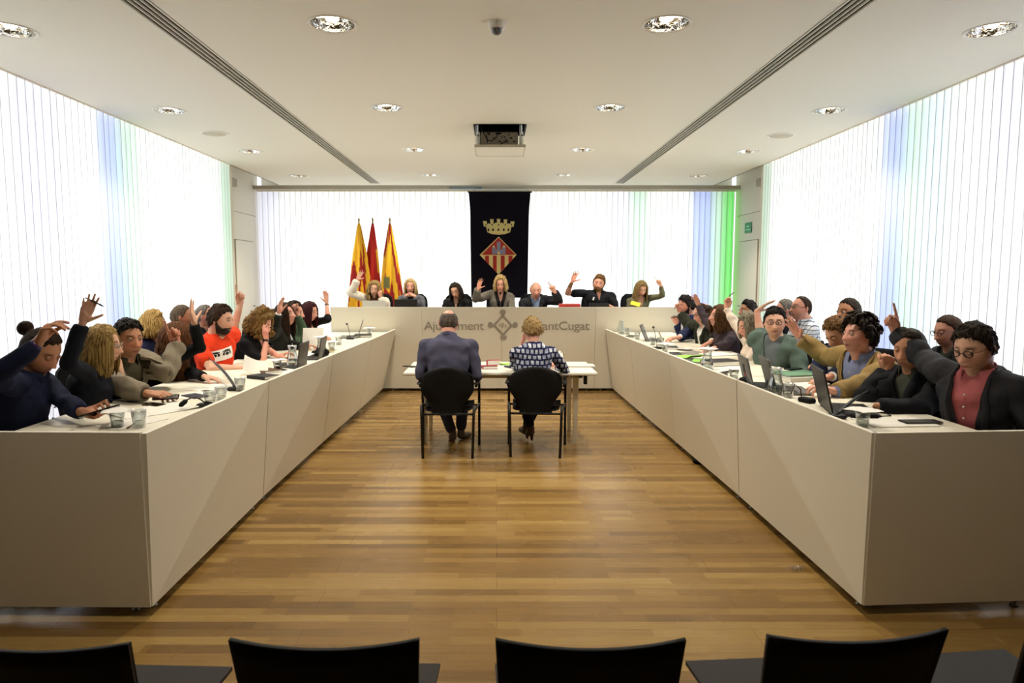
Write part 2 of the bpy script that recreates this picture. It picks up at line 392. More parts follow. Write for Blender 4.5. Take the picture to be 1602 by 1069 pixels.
def pattern_mat(name, kind):
    m = bpy.data.materials.new(name); m.use_nodes = True; nt = m.node_tree; b = nt.nodes['Principled BSDF']; L = nt.links.new
    b.inputs['Roughness'].default_value = .85; b.inputs['Specular IOR Level'].default_value = .2
    tc = nt.nodes.new('ShaderNodeTexCoord')
    nz = nt.nodes.new('ShaderNodeTexNoise'); nz.inputs['Scale'].default_value = 9; L(tc.outputs['Object'], nz.inputs['Vector'])
    sx = nt.nodes.new('ShaderNodeVectorMath'); sx.operation = 'MULTIPLY_ADD'; sx.inputs[1].default_value = (.03, .03, .03); L(nz.outputs['Color'], sx.inputs[0]); L(tc.outputs['Object'], sx.inputs[2])
    mp = nt.nodes.new('ShaderNodeMapping'); mp.inputs['Rotation'].default_value = (rad(90), 0, 0) if kind == 'blouse' else (rad(90), rad(90), 0); L(sx.outputs[0], mp.inputs[0])
    t = nt.nodes.new('ShaderNodeTexBrick'); L(mp.outputs[0], t.inputs['Vector']); t.inputs['Scale'].default_value = 1
    if kind == 'blouse':
        t.offset = .5; t.inputs['Brick Width'].default_value = .044; t.inputs['Row Height'].default_value = .05; t.inputs['Mortar Size'].default_value = .009; t.inputs['Mortar Smooth'].default_value = .2
        t.inputs['Color1'].default_value = s2l((214, 216, 222)); t.inputs['Color2'].default_value = s2l((176, 182, 198)); t.inputs['Mortar'].default_value = s2l((34, 38, 78))
        ck = nt.nodes.new('ShaderNodeTexBrick'); L(mp.outputs[0], ck.inputs['Vector']); ck.inputs['Scale'].default_value = 1; ck.offset = .5
        ck.inputs['Brick Width'].default_value = .022; ck.inputs['Row Height'].default_value = .025; ck.inputs['Mortar Size'].default_value = 0; ck.inputs['Color1'].default_value = (1, 1, 1, 1); ck.inputs['Color2'].default_value = s2l((130, 136, 160)); 
        mx = nt.nodes.new('ShaderNodeMixRGB'); mx.blend_type = 'MULTIPLY'; mx.inputs[0].default_value = .7; L(t.outputs[0], mx.inputs[1]); L(ck.outputs[0], mx.inputs[2]); L(mx.outputs[0], b.inputs['Base Color'])
    else:
        t.offset = 0; t.inputs['Brick Width'].default_value = .04; t.inputs['Row Height'].default_value = .04; t.inputs['Mortar Size'].default_value = .0035
        t.inputs['Color1'].default_value = s2l((214, 220, 228)); t.inputs['Color2'].default_value = s2l((196, 204, 216)); t.inputs['Mortar'].default_value = s2l((70, 78, 98)); L(t.outputs[0], b.inputs['Base Color'])
    MATS[name] = m
    return m
pattern_mat('blouse', 'blouse'); pattern_mat('plaid', 'plaid')
# ------------------------------------------------------------------ ceiling fittings
M_refl = mat('lamp reflector', (235, 235, 232), .12, metal=1, bump=.9, bscale=26)
M_glow = mat('lamp tube glow', (255, 236, 205), .4, emit=((255, 226, 180), 9.0), bscale=5)
M_ring = mat('white lamp ring', (238, 236, 228), .4, bscale=8)
def downlight(x, y, on, label):
    t = thing('ceiling_downlight', label, 'ceiling light', (x, y, CEIL), 0, 'ceiling downlights')
    MB().lathe([(.155, .002), (.17, -.004), (.178, -.008), (.182, -.002), (.182, .0005), (.155, .0005)], n=40, closed=True).obj('trim_ring', M_ring, t, True)
    rf = MB().lathe([(.155, 0), (.152, .02), (.14, .06), (.115, .10), (.07, .125), (.001, .13)], n=36)
    rf.obj('reflector', M_refl, t, False)
    MB().lathe([(.001, .03), (.045, .03), (.05, .036), (.045, .043), (.001, .043)], n=24).obj('glare_disc', mat('frosted lamp glass', (250, 240, 220), .3, emit=((255, 232, 195), 2.2), bscale=6), t, True)
    for s in (-.03, .03): MB().tube([(-.12, s, .07), (.12, s, .07)], .012, 8).obj('lamp_tube', M_glow if on else M_ring, t, True)
    return t
LAMP_W = 98
first = None
rows = {5: 'first', 7: 'second', 10: 'third', 12: 'fourth', 2: 'overhead', 0: 'hindmost'}
cols = ['far left', 'centre left', 'centre right', 'far right']
dl = downlight(LIGHTS[0][0], LIGHTS[0][1], True, 'round recessed ceiling downlight, far left of the row nearest the viewer')
rown = ['row nearest the viewer', 'second row of downlights', 'third row of downlights', 'row nearest the back wall', 'row above the front chairs', 'row behind the viewer']
for i, (x, y) in enumerate(LIGHTS):
    lab = 'round recessed ceiling downlight, %s one of the %s' % (cols[i % 4], rown[i // 4])
    if i == 0: dl['label'] = lab
    elif i // 4 < 5: dup(dl, (x, y, CEIL), None, lab)
    if i // 4 < 4 or (i // 4 == 4 and i % 4 in (1, 2)):
        l = bpy.data.lights.new('downlight_beam', 'SPOT'); l.energy = LAMP_W * (1.0 if i // 4 < 4 else .5); l.color = (1, .91, .76); l.spot_size = rad(105); l.spot_blend = .8; l.shadow_soft_size = .1
        o = bpy.data.objects.new('downlight_beam', l); o.location = (x, y, CEIL-.02); COL.objects.link(o)
for a, b in SLOTS:
    t = thing('air_slot_diffuser', 'long black slotted air diffuser running along the %s side of the ceiling' % ('left' if a < 0 else 'right'), 'air vent', ((a+b)/2, 5, CEIL))
    w = b - a; n = 4; s = w / (n*2+1); bars = MB(); cy0, cy1 = Y0+.3-5, 13.55-5
    for k in range(n+1): bars.box((-w/2 + 2*k*s + s*.3*(k>0), cy0, -.004), (-w/2 + (2*k+1)*s - s*.3*(k<n), cy1, .012))
    bars.obj('slot_bars', mat('diffuser aluminium', (222, 218, 206), .5, bscale=6), t)
    MB().box((-w/2, cy0, .03), (w/2, cy1, .04)).box((-w/2-.005, cy0, 0), (-w/2, cy1, .04)).box((w/2, cy0, 0), (w/2+.005, cy1, .04)).obj('plenum', M_black, t)
for x, y, s in ((-3.57, 8.85, 'left'), (3.65, 8.98, 'right')):
    t = thing('ceiling_speaker', 'flat round ceiling speaker grille between the downlights on the %s' % s, 'speaker', (x, y, CEIL))
    MB().lathe([(.001, -.008), (.14, -.008), (.15, -.004), (.15, 0)], n=32).obj('grille', mat('speaker grille', (205, 198, 180), .7, bump=.5, bscale=260), t, True)
    MB().lathe([(.148, -.004), (.152, -.013), (.17, -.010), (.175, 0)], n=36).obj('rim', M_ring, t, True)
t = thing('dome_camera', 'small white dome security camera on the ceiling above the aisle', 'camera', (0, 5.06, CEIL))
MB().lathe([(.001, -.045), (.055, -.045), (.062, -.03), (.066, 0)], n=28).obj('base', M_ring, t, True)
MB().lathe([(.001, -.088), (.022, -.084), (.036, -.07), (.042, -.045)], n=24).obj('dome', mat('dome smoked plastic', (190, 190, 195), .08, trans=.7, bscale=5), t, True)
MB().lathe([(.001, -.08), (.016, -.078), (.024, -.062), (.022, -.045)], n=16).obj('lens', M_black, t, True)
# projector lift
t = thing('projector_lift', 'ceiling projector on a lowered hatch plate with hanging cables', 'projector', (.04, 8.68, CEIL))
MB().bbox((-.3, -.31, -.26), (.3, .31, -.235), .005).obj('hatch_plate', M_ceil, t)
MB().box((-.302, -.316, -.262), (.302, -.308, -.232)).box((-.302, .308, -.262), (.302, .316, -.232)).box((-.306, -.316, -.262), (-.298, .316, -.232)).box((.298, -.316, -.262), (.306, .316, -.232)).obj('plate_rim', mat('plate rim', (176, 168, 146), .6, bscale=6), t)
hb = MB().box((-.32, .3, 0), (.32, .34, .4)).box((-.32, -.34, .0), (-.3, .34, .4)).box((.3, -.34, 0), (.32, .34, .4)).box((-.32, -.34, .38), (.32, .34, .4)).box((-.32, -.36, .0), (.32, -.34, .4))
hb.obj('shaft', M_black, t)
pr = MB().bbox((-.24, -.2, -.215), (.22, .2, -.06), .012)
pj = pr.obj('projector_body', mat('projector grey case', (132, 122, 104), .5, bscale=15), t)
for (x, z, w, h) in ((-.14, -.1, .018, .03), (-.09, -.14, .02, .012), (.02, -.13, .012, .016), (.05, -.13, .012, .016), (.1, -.1, .016, .016), (.12, -.14, .03, .014), (-.02, -.18, .04, .01), (.16, -.18, .03, .012), (.07, -.18, .03, .012), (-.05, -.09, .05, .02)):
    MB().box((x, -.206, z), (x+w, -.2, z+h)).obj('port', M_black, pj)
for x in (-.27, .26):
    MB().tube([(x, -.24, -.24), (x, -.24, .38)], .009, 8).obj('lift_post', mat('bright steel', (205, 205, 200), .25, metal=.6, bscale=6), t, True)
    MB().tube([(x-.02, -.2, -.24), (x-.02, -.2, .38)], .004, 6).obj('lift_rod', MATS['bright steel'], t, True)
for s_ in (-1, 1):
    MB().box((s_*.265-.018, -.2, -.21), (s_*.265+.018, .2, -.06)).obj('bracket', M_edge, t)
    MB().box((s_*.265-.01, -.25, -.12), (s_*.265+.01, -.235, -.105)).obj('clamp', M_black, t)
MB().tube([(-.24, -.15, .2), (-.22, -.25, -.04), (-.15, -.26, -.17), (-.1, -.26, -.18), (-.05, -.25, -.14), (-.03, -.215, -.09), (.02, -.21, -.08)], .006, 6).tube([(-.13, -.2, .3), (-.11, -.26, 0), (-.16, -.26, -.1), (-.15, -.25, -.2)], .005, 6).tube([(.0, -.25, -.22), (.06, -.22, -.18), (.08, -.21, -.15)], .006, 6).obj('cable', M_black, t, True)

# emergency exit sign on the right door panel
t = thing('exit_sign', 'small green emergency exit sign on the wall above the right door', 'sign', (XD-.012, 13.5, 2.58))
MB().box((-.005, -.17, -.09), (.005, .17, .11)).obj('sign_plate', mat('exit sign green', (44, 120, 84), .4, bscale=6), t)
MB().box((-.008, -.05, .02), (-.005, .06, .05)).box((-.008, -.11, -.04), (-.005, .11, -.015)).obj('lettering', mat('exit sign print', (160, 215, 180), .5, bscale=6), t)

# ------------------------------------------------------------------ desks
ZT, ZP = .86, .90           # side desk table top, front panel top
LT = [(-1.668,3.188),(-1.626,4.827),(-1.554,6.458),(-1.474,8.05),(-1.427,9.60)]
LBm = [(-1.673,3.176),(-1.70,4.84),(-1.68,6.50),(-1.65,8.10),(-1.621,9.66)]
RT = [(1.793,3.20),(1.725,4.86),(1.648,6.50),(1.584,8.10),(1.532,9.62)]
RBm = [(1.782,3.19),(1.772,4.86),(1.735,6.52),(1.69,8.12),(1.656,9.66)]
def slab(mb, q, n, th, mi=0):          # quad q (4 pts) extruded along -n
    n = Vector(n).normalized() * th
    v = [Vector(p) for p in q] + [Vector(p) - n for p in q]
    mb.add(v, [(0,1,2,3),(7,6,5,4),(0,4,5,1),(1,5,6,2),(2,6,7,3),(3,7,4,0)], mi)
def panel(name, q, n, parent, th=.025):
    mb = MB(); slab(mb, q, n, th)
    o = mb.obj(name, M_lam, parent); 
    # white edge strip along the top edge
    e = MB(); a, b = Vector(q[3]), Vector(q[2]); nn = Vector(n).normalized()*(th+.001); u = Vector((0,0,.003))
    e.add([a+u*0-nn*.0, b-nn*.0, b-nn, a-nn, a+u, b+u, b-nn+u, a-nn+u], [(0,1,2,3),(4,5,6,7),(0,1,5,4),(1,2,6,5),(2,3,7,6),(3,0,4,7)])
    e.obj('edge_strip', M_edge, o)
    return o
foot_m = M_grey
def feet(mb, pts):
    for x, y in pts: mb.lathe([(.001, .0), (.02, .0), (.02, .006), (.011, .01), (.011, .09)], (x, y, 0), 12)
for side, T, B in ((-1, LT, LBm), (1, RT, RBm)):
    sn = 'left' if side < 0 else 'right'
    for k in range(4):
        (x0, y0), (x1, y1) = T[k], T[k+1]; (u0, v0), (u1, v1) = B[k], B[k+1]
        g = .006
        ordn = ['nearest the viewer', 'second from the viewer', 'third from the viewer', 'farthest, next to the head table']
        t = thing('council_desk', 'cream desk unit of the %s row, %s' % (sn, ordn[k]), 'desk', ((x0+x1)/2, (y0+y1)/2, 0), 0, 'council desks in two side rows')
        L = Vector(t.location)
        q = [(u0, v0+g, .05), (u1, v1-g, .05), (x1, y1-g, ZP), (x0, y0+g, ZP)]
        q = [Vector(p) - L for p in q]
        nrm = (-side, 0, 0)
        panel('front_panel', q, nrm, t)
        xo = side*2.47
        top = MB(); a = [(x0+side*.03, y0+.004, ZT-.025), (x1+side*.03, y1-.004, ZT-.025), (xo, y1-.004, ZT-.025), (xo, y0+.004, ZT-.025)]
        if k == 0: yf = 3.235 if side < 0 else 3.335; a[0] = (a[0][0], yf, a[0][2]); a[3] = (xo, yf, a[3][2])
        vs = [Vector(p)-L for p in a] + [Vector(p)-L+Vector((0,0,.025)) for p in a]
        top.add(vs, [(0,3,2,1),(4,5,6,7),(0,1,5,4),(1,2,6,5),(2,3,7,6),(3,0,4,7)])
        top.obj('table_top', M_lam, t)
        for yy in (y0+.12, y1-.12):
            MB().box((xo-side*.1-.02, yy-.02, .12), (xo-side*.1+.02, yy+.02, ZT-.025), 0, Matrix.Translation(-L)).obj('leg', M_grey, t)
        for yy in (.07, .93): MB().lathe([(.001, 0), (.02, 0), (.02, .006), (.011, .01), (.011, .09)], (u0+(u1-u0)*yy+side*.05-L.x, v0+(v1-v0)*yy-L.y, 0), 12).obj('foot', foot_m, t, True)
    # end panel closing the row toward the viewer
    (x0, y0), (u0, v0) = T[0], B[0]
    g = .03 if side < 0 else .012
    t = thing('desk_end_panel', 'wide cream end panel closing the %s desk row' % sn, 'desk panel', (side*2.5, 3.2, 0))
    L = Vector(t.location)
    if side < 0: q = [(-3.3, 3.19, .05), (u0-.006, v0-.005, .05), (x0-g, y0+.0, ZP+.005), (-3.3, 3.2, ZP+.01)]
    else: q = [(3.4, 3.29, .05), (u0+.008, v0-.0, .05), (x0+.016, y0+.0, ZP), (3.4, 3.30, ZP+.0)]
    q = [Vector(p)-L for p in q]
    if side > 0: q = [q[1], q[0], q[3], q[2]]
    panel('front_panel', q, (0, -1, 0), t)
    for x in ((-1.79, -3.1) if side < 0 else (1.86, 2.6)): MB().lathe([(.001, 0), (.02, 0), (.02, .006), (.011, .01), (.011, .09)], (x-L.x, 3.25-L.y+(.04 if side > 0 else 0), 0), 12).obj('foot', foot_m, t, True)
# head table
t = thing('head_table', 'long raised cream head table with grey lettering and round-knobbed emblem', 'desk', (0, 9.8, 0))
L = Vector(t.location)
ZH = 1.21
segs = [(-2.55, -1.45), (-1.45, -1.06), (-1.06, 1.2), (1.2, 1.68), (1.68, 2.85)]
for a, b in ((-2.35, -1.06), (-1.06, .07), (.07, 1.40), (1.40, 2.85)):
    q = [Vector((a+.0015, 9.72, .04))-L, Vector((b-.0015, 9.72, .04))-L, Vector((b-.0015, 9.64, ZH))-L, Vector((a+.0015, 9.64, ZH))-L]
    panel('front_panel', q, (0, -1, 0), t)
MB().box((-2.3, 9.76, .06), (2.8, 9.775, ZH-.08), 0, Matrix.Translation(-L)).obj('backing_board', M_lam, t)
MB().box((-2.35, 9.68, ZH-.07), (2.85, 10.42, ZH-.045), 0, Matrix.Translation(-L)).obj('table_top', M_lam, t)
for x in (-2.2, -.6, .8, 2.6): MB().box((x-.02, 10.3, .42), (x+.02, 10.34, ZH-.07), 0, Matrix.Translation(-L)).obj('leg', M_grey, t)
for x in (-1.5, -1.3, -.9, .25, 1.15, 1.3, 1.5): MB().lathe([(.001, 0), (.02, 0), (.02, .006), (.011, .01), (.011, .09)], (x-L.x, 9.76-L.y, 0), 12).obj('foot', foot_m, t, True)
# lettering and emblem on the head table front
M_let = mat('grey vinyl lettering', (158, 150, 136), .5, bscale=8)
def front(px, py):
    # point on the leaning head-table front
    for _ in range(1):
        p = at(px, py, 9.68)
        yy = 9.64 + (ZH - p.z) / (ZH-.04) * .08
        p = at(px, py, yy)
    return p + Vector((0, -.004, 0))
def text_mesh(body, px0, px1, pyb, pyc):
    cu = bpy.data.curves.new('txt', 'FONT'); cu.body = body; cu.extrude = .002; cu.space_character = .95
    o = bpy.data.objects.new('txt', cu); COL.objects.link(o)
    dg = bpy.context.evaluated_depsgraph_get(); me = bpy.data.meshes.new_from_object(o.evaluated_get(dg)); bpy.data.objects.remove(o)
    xs = [v.co.x for v in me.vertices]; x0, x1 = min(xs), max(xs)
    P0 = front(px0, pyb); P1 = front(px1, pyb); top = front(px0, pyc)
    sx = (P1.x-P0.x) / (x1-x0); sy = (top.z-P0.z) / .69
    for v in me.vertices:
        X, Y, Z = v.co
        v.co = (P0.x + (X-x0)*sx, P0.y - Y*sy*.068 - Z, P0.z + Y*sy)
    o = bpy.data.objects.new('lettering', me); COL.objects.link(o); me.materials.append(M_let)
    me.transform(Matrix.Translation(-L)); o.parent = t
    return o
text_mesh('Ajuntament', 663.5, 757, 516, 503); text_mesh('SantCugat', 840, 922, 516, 503)
em = MB(); c = front(786, 510)
def V2(px, py): return front(px, py)
def bar(p, q, w):
    P, Q = V2(*p), V2(*q); d = (Q-P).normalized(); n = Vector((-d.z, 0, d.x))*w
    em.add([P-n, Q-n, Q+n, P+n, P-n+Vector((0,-.004,0)), Q-n+Vector((0,-.004,0)), Q+n+Vector((0,-.004,0)), P+n+Vector((0,-.004,0))], [(0,1,2,3),(7,6,5,4),(0,1,5,4),(1,2,6,5),(2,3,7,6),(3,0,4,7)])
def blob(p, rx, rz):
    P = V2(*p); n = 20; vs = [P + Vector((rx*math.cos(2*math.pi*k/n), 0, rz*math.sin(2*math.pi*k/n))) for k in range(n)]
    vs += [v + Vector((0, -.0045, 0)) for v in vs]
    em.add(vs, [tuple(range(n)), tuple(range(2*n-1, n-1, -1))] + [(i, (i+1)%n, n+(i+1)%n, n+i) for i in range(n)])
T_, R_, B_, Lf = (786.5, 494), (800, 509), (787, 524), (773, 509)
for a, b in ((T_, R_), (R_, B_), (B_, Lf), (Lf, T_)): bar(a, b, .014)
for a, b in ((T_, (786.5, 488)), (R_, (806, 509)), (B_, (787, 528)), (Lf, (768, 509))): bar(a, b, .014)
blob((786.5, 488.5), .042, .036); blob((806, 508.5), .036, .042); blob((787.5, 528), .045, .036); blob((767, 508.5), .036, .042)
blob((782, 509), .010, .022); blob((786.5, 509), .010, .04); blob((791, 510), .010, .026)
for v in em.v: v -= L
em.obj('emblem', M_let, t)

# table between the desks
t = thing('meeting_table', 'white rectangular table standing in the aisle before the head table', 'table', (.035, 6.85, 0))
MB().bbox((-.925, -.42, .705), (.925, .42, .735), .008).obj('table_top', mat('white table top', (232, 228, 214), .35, bscale=30), t)
M_tl = mat('ivory leg paint', (216, 210, 192), .4, bscale=12)
for sx in (-1, 1):
    for sy in (-1, 1):
        lx = sx*.76; leg = MB(); s0, s1 = .028, .018
        a = Vector((lx-sx*.03, sy*.3, .68)); b = Vector((lx-sx*.04 + sx*.02, sy*.36 if sy > 0 else -.2-.0, 0))
        vs = [a+Vector(p)*s0 for p in ((-1,-1,0),(1,-1,0),(1,1,0),(-1,1,0))] + [b+Vector(p)*s1 for p in ((-1,-1,0),(1,-1,0),(1,1,0),(-1,1,0))]
        leg.add(vs, [(0,1,2,3),(7,6,5,4),(0,1,5,4),(1,2,6,5),(2,3,7,6),(3,0,4,7)]).obj('leg', M_tl, t)
MB().box((-.8, -.3, .665), (.8, -.26, .7)).box((-.8, .26, .665), (.8, .3, .7)).box((-.8, -.3, .665), (-.74, .3, .7)).box((.74, -.3, .665), (.8, .3, .7)).obj('frame', M_tl, t)
MB().box((.8, -.4, .62), (.83, -.34, .7)).obj('clip', M_black, t)

# ------------------------------------------------------------------ chairs
M_seat = mat('black chair fabric', (17, 17, 19), .8, bump=.15, bscale=200, spec=.25)
M_cf = mat('black powder coated steel', (12, 12, 13), .4, spec=.4, bscale=8)
def visitor_chair(name, label, loc, rz):
    t = thing(name, label, 'chair', loc, rz)       # faces +y
    # seat
    n = 9; vs = []; fs = []
    def sheet(f, nu, nv, th):
        k = len(vs)
        for layer in (0, 1):
            for i in range(nu):
                for j in range(nv):
                    p, nn = f(i/(nu-1), j/(nv-1)); vs.append(p - nn*th*layer)
        o = nu*nv
        for i in range(nu-1):
            for j in range(nv-1):
                a = k+i*nv+j; fs.append((a, a+nv, a+nv+1, a+1)); a += o; fs.append((a, a+1, a+nv+1, a+nv))
        for i in range(nu-1):
            for j in (0, nv-1): a = k+i*nv+j; fs.append((a, a+nv, a+nv+o, a+o))
        for j in range(nv-1):
            for i in (0, nu-1): a = k+i*nv+j; fs.append((a, a+1, a+1+o, a+o))
    def seatf(u, v):
        x = (u-.5)*2; y = v
        w = .235*(1-.10*(1-y)) * (1-.12*max(0, abs(y-.5)*2-.7)/.3)
        z = .455 + .012*abs(x)**2 - .02*max(0, y-.8)/.2
        return Vector((x*w, -.2+.42*y, z)), Vector((0, 0, 1))
    sheet(seatf, 13, 13, .045)
    s = mk('seat', vs, fs, M_seat, t, True); vs = []; fs = []
    def backf(u, v):
        x = (u-.5)*2; z = v
        w = .15 + .09*min(1, max(0, (z-.22)/.3))**.8 ; w *= (1-.0*z)
        if z > .75: w *= math.sqrt(max(.05, 1-((z-.75)/.25)**2*.75))
        yb = -.24 - .07*z + .05*x*x
        return Vector((x*w, yb, .40+.44*z - .02*x*x*z)), Vector((0, 1, .1))
    sheet(backf, 15, 17, .018)
    mk('backrest', vs, fs, M_seat, t, True)
    for sx in (-1, 1):
        MB().tube([(sx*.275, .23, 0), (sx*.275, .22, .6), (sx*.275, .2, .655), (sx*.275, .15, .665), (sx*.265, .0, .66), (sx*.255, -.16, .645)], .013, 10).obj('front_leg', M_cf, t, True)
        MB().tube([(sx*.225, -.27, 0), (sx*.235, -.245, .35), (sx*.24, -.235, .48)], .013, 10).obj('rear_leg', M_cf, t, True)
        MB().bbox((-.022, -.17, .66), (.022, .13, .678), .008, 0, Matrix.Translation((sx*.265, 0, 0))).obj('armrest', mat('glossy black armrest', (20, 20, 21), .3, bscale=5), t)
    MB().tube([(-.275, .22, .40), (.275, .22, .40)], .010, 8).tube([(-.237, -.24, .40), (.237, -.24, .40)], .010, 8).tube([(-.275, .22, .42), (-.24, -.24, .42)], .010, 8).tube([(.275, .22, .42), (.24, -.24, .42)], .010, 8).tube([(-.275, .17, .655), (-.2, -.05, .62), (-.16, -.24, .56)], .009, 8).tube([(.275, .17, .655), (.2, -.05, .62), (.16, -.24, .56)], .009, 8).obj('frame', M_cf, t, True)
    return t
visitor_chair('visitor_chair', 'black armchair under the man in the dark blue shirt at the aisle table', (-.445, 6.34, 0), 0)
visitor_chair('visitor_chair', 'black armchair under the woman in the patterned blouse at the aisle table', (.375, 6.37, 0), rad(-5))

def audience_chair(label, loc, rz):
    t = thing('audience_chair', label, 'chair', loc, rz, 'black audience chairs in front')
    vs = []; fs = []; nu, nv, th = 17, 8, .014
    for layer in (0, 1):
        for i in range(nu):
            for j in range(nv):
                x = (i/(nu-1)-.5)*2; z = j/(nv-1)
                w = .20 + .018*z
                vs.append(Vector((x*w, -.20 - .085*z - (1-x*x)*.028 + layer*th, .46 + .352*z + .010*x*x)))
    o = nu*nv
    for i in range(nu-1):
        for j in range(nv-1): a = i*nv+j; fs += [(a, a+nv, a+nv+1, a+1), (a+o, a+o+1, a+o+nv+1, a+o+nv)]
        for j in (0, nv-1): a = i*nv+j; fs.append((a, a+nv, a+nv+o, a+o))
    for j in range(nv-1):
        for i in (0, nu-1): a = i*nv+j; fs.append((a, a+1, a+1+o, a+o))
    mk('backrest', vs, fs, mat('black moulded plywood', (14, 13, 14), .55, spec=.3, bscale=30), t, True)
    vs = []; fs = []
    for layer in (0, 1):
        for i in range(9):
            for j in range(9):
                x = (i/8-.5)*2; y = j/8
                vs.append(Vector((x*(.20+.02*y), -.2+.44*y, .455 - .012*layer + .012*(1-y)**2*0 - .03*max(0, y-.9)*0)))
    o = 81
    for i in range(8):
        for j in range(8): a = i*9+j; fs += [(a, a+9, a+10, a+1), (a+o, a+o+1, a+o+10, a+o+9)]
        for j in (0, 8): a = i*9+j; fs.append((a, a+9, a+9+o, a+o))
    for j in range(8):
        for i in (0, 8): a = i*9+j; fs.append((a, a+1, a+1+o, a+o))
    mk('seat', vs, fs, mat('dark grey seat', (56, 53, 52), .6, spec=.3, bscale=30), t)
    for sx in (-1, 1):
        MB().tube([(sx*.19, .2, 0), (sx*.185, .16, .44)], .011, 8).obj('leg', M_cf, t, True)
        MB().tube([(sx*.19, -.24, 0), (sx*.185, -.19, .44), (sx*.16, -.25, .62)], .011, 8).obj('leg', M_cf, t, True)
    return t
ac = audience_chair('black audience chair at the left edge of the front row', (-1.04, 1.76, 0), rad(-2))
for x, y, r, lab in ((-.395, 1.77, 0, 'second black audience chair from the left in the front row'), (.215, 1.77, 0, 'middle black audience chair of the front row, right of the picture centre'),
                     (.825, 1.80, 4, 'fourth black audience chair from the left, turned slightly'), (1.44, 1.83, 6, 'black audience chair at the right edge of the front row')):
    dup(ac, (x, y, 0), rad(r), lab)

def office_chair(label):
    t = thing('office_chair', label, 'chair', (0, 0, 0), 0, 'office chairs at the desks')   # faces +y
    MB().bbox((-.23, -.2, .42), (.23, .24, .48), .02).obj('seat', M_seat, t, True)
    vs = []; fs = []; nu, nv = 11, 9
    for layer in (0, 1):
        for i in range(nu):
            for j in range(nv):
                x = (i/(nu-1)-.5)*2; z = j/(nv-1)
                w = .19+.04*math.sin(math.pi*min(1, z*.8+.1)); 
                if z > .8: w *= 1-.3*((z-.8)/.2)**2
                vs.append(Vector((x*w, -.25-.05*z+.04*x*x+.02*layer, .50+.44*z)))
    o = nu*nv
    for i in range(nu-1):
        for j in range(nv-1): a = i*nv+j; fs += [(a, a+nv, a+nv+1, a+1), (a+o, a+o+1, a+o+nv+1, a+o+nv)]
        for j in (0, nv-1): a = i*nv+j; fs.append((a, a+nv, a+nv+o, a+o))
    for j in range(nv-1):
        for i in (0, nu-1): a = i*nv+j; fs.append((a, a+1, a+1+o, a+o))
    mk('backrest', vs, fs, M_seat, t, True)
    MB().tube([(0, -.2, .42), (0, -.29, .46), (0, -.3, .7)], .02, 8).tube([(0, 0, .08), (0, 0, .42)], .028, 10).obj('column', M_cf, t, True)
    b = MB()
    for k in range(5):
        a = 2*math.pi*k/5; b.tube([(0, 0, .08), (.27*math.cos(a), .27*math.sin(a), .045)], [.022, .014], 8)
        b.tube([(.27*math.cos(a)-.012, .27*math.sin(a), .024), (.27*math.cos(a)+.012, .27*math.sin(a), .024)], .024, 10)
    b.obj('base', M_cf, t, True)
    for sx in (-1, 1):
        MB().tube([(sx*.22, 0, .44), (sx*.27, 0, .5), (sx*.27, -.02, .64)], .011, 8).bbox((sx*.27-.025, -.12, .64), (sx*.27+.025, .12, .665), .008).obj('armrest', M_cf, t)
    return t
OC = None
def place_office(loc, face, label):
    global OC
    rz = -rad(face)
    if OC is None: OC = office_chair(label); OC.location = loc; OC.rotation_euler = (0, 0, rz); return OC
    return dup(OC, loc, rz, label)

# ------------------------------------------------------------------ banner, flags
t = thing('crest_banner', 'black hanging banner with a gold mural crown and diamond-shaped crest', 'banner', (.05, 13.95, 3.38))
L = Vector(t.location); YB = 13.95
tl, tr, bl, br = at(733, 301, YB), at(830, 301, YB), at(735, 466, YB), at(827, 466, YB)
vs = []; fs = []; nu, nv = 15, 22
for i in range(nu):
    for j in range(nv):
        u = i/(nu-1); v = j/(nv-1); pin = .03*math.sin(min(1, v*4)*math.pi/2)
        x0 = tl.x+(bl.x-tl.x)*v + pin*1.0; x1 = tr.x+(br.x-tr.x)*v - pin*.8
        vs.append(Vector((x0+(x1-x0)*u, YB+.006*math.sin(u*9+v*2), tl.z+(bl.z-tl.z)*v)) - L)
k = len(vs); vs += [v+Vector((0, .004, 0)) for v in vs]
for i in range(nu-1):
    for j in range(nv-1): a = i*nv+j; fs += [(a, a+1, a+nv+1, a+nv), (a+k, a+nv+k, a+nv+1+k, a+1+k)]
mk('cloth', vs, fs, mat('black banner velvet', (15, 13, 24), .9, bump=.1, bscale=40, spec=.1), t, True)
MB().tube([tl-L+Vector((-.02, 0, .005)), tr-L+Vector((.03, 0, .005))], .014, 8).tube([at(740,301,YB)-L, at(745,294,YB)-L, at(823,294,YB)-L, at(829,301,YB)-L], .003, 5).obj('hanging_rod', M_black, t, True)
def bp(px, py): p = at(px, py, YB) - L; return (p.x, p.z)
def cz(x, y): return bp(700 + x/7.125, 290 + y/7.126)
YF = -.012
M_gold = mat('gold embroidery', (196, 184, 122), .6, bump=.3, bscale=120, var=.2); M_red = mat('red embroidery', (158, 34, 24), .7, bscale=80, var=.15)
M_cream = mat('pale gold embroidery', (214, 194, 130), .65, bscale=80, var=.1); M_castle = mat('grey castle embroidery', (128, 126, 150), .7, bscale=80, var=.2)
cr = MB()
cr.poly([cz(*p) for p in ((445,525),(425,440),(460,425),(500,445),(540,415),(570,435),(605,415),(640,440),(680,425),(718,440),(698,525),(640,545),(570,552),(500,545))], YF, mi=0)
for x, y, w, tl_ in ((425,400,22,-8),(497,378,20,-3),(570,375,20,0),(644,382,20,3),(718,404,22,8)):
    cr.poly([cz(*p) for p in ((x-w+tl_,y),(x+w+tl_,y),(x+w-4,y+60),(x-w+4,y+60))], YF-.001, mi=0)
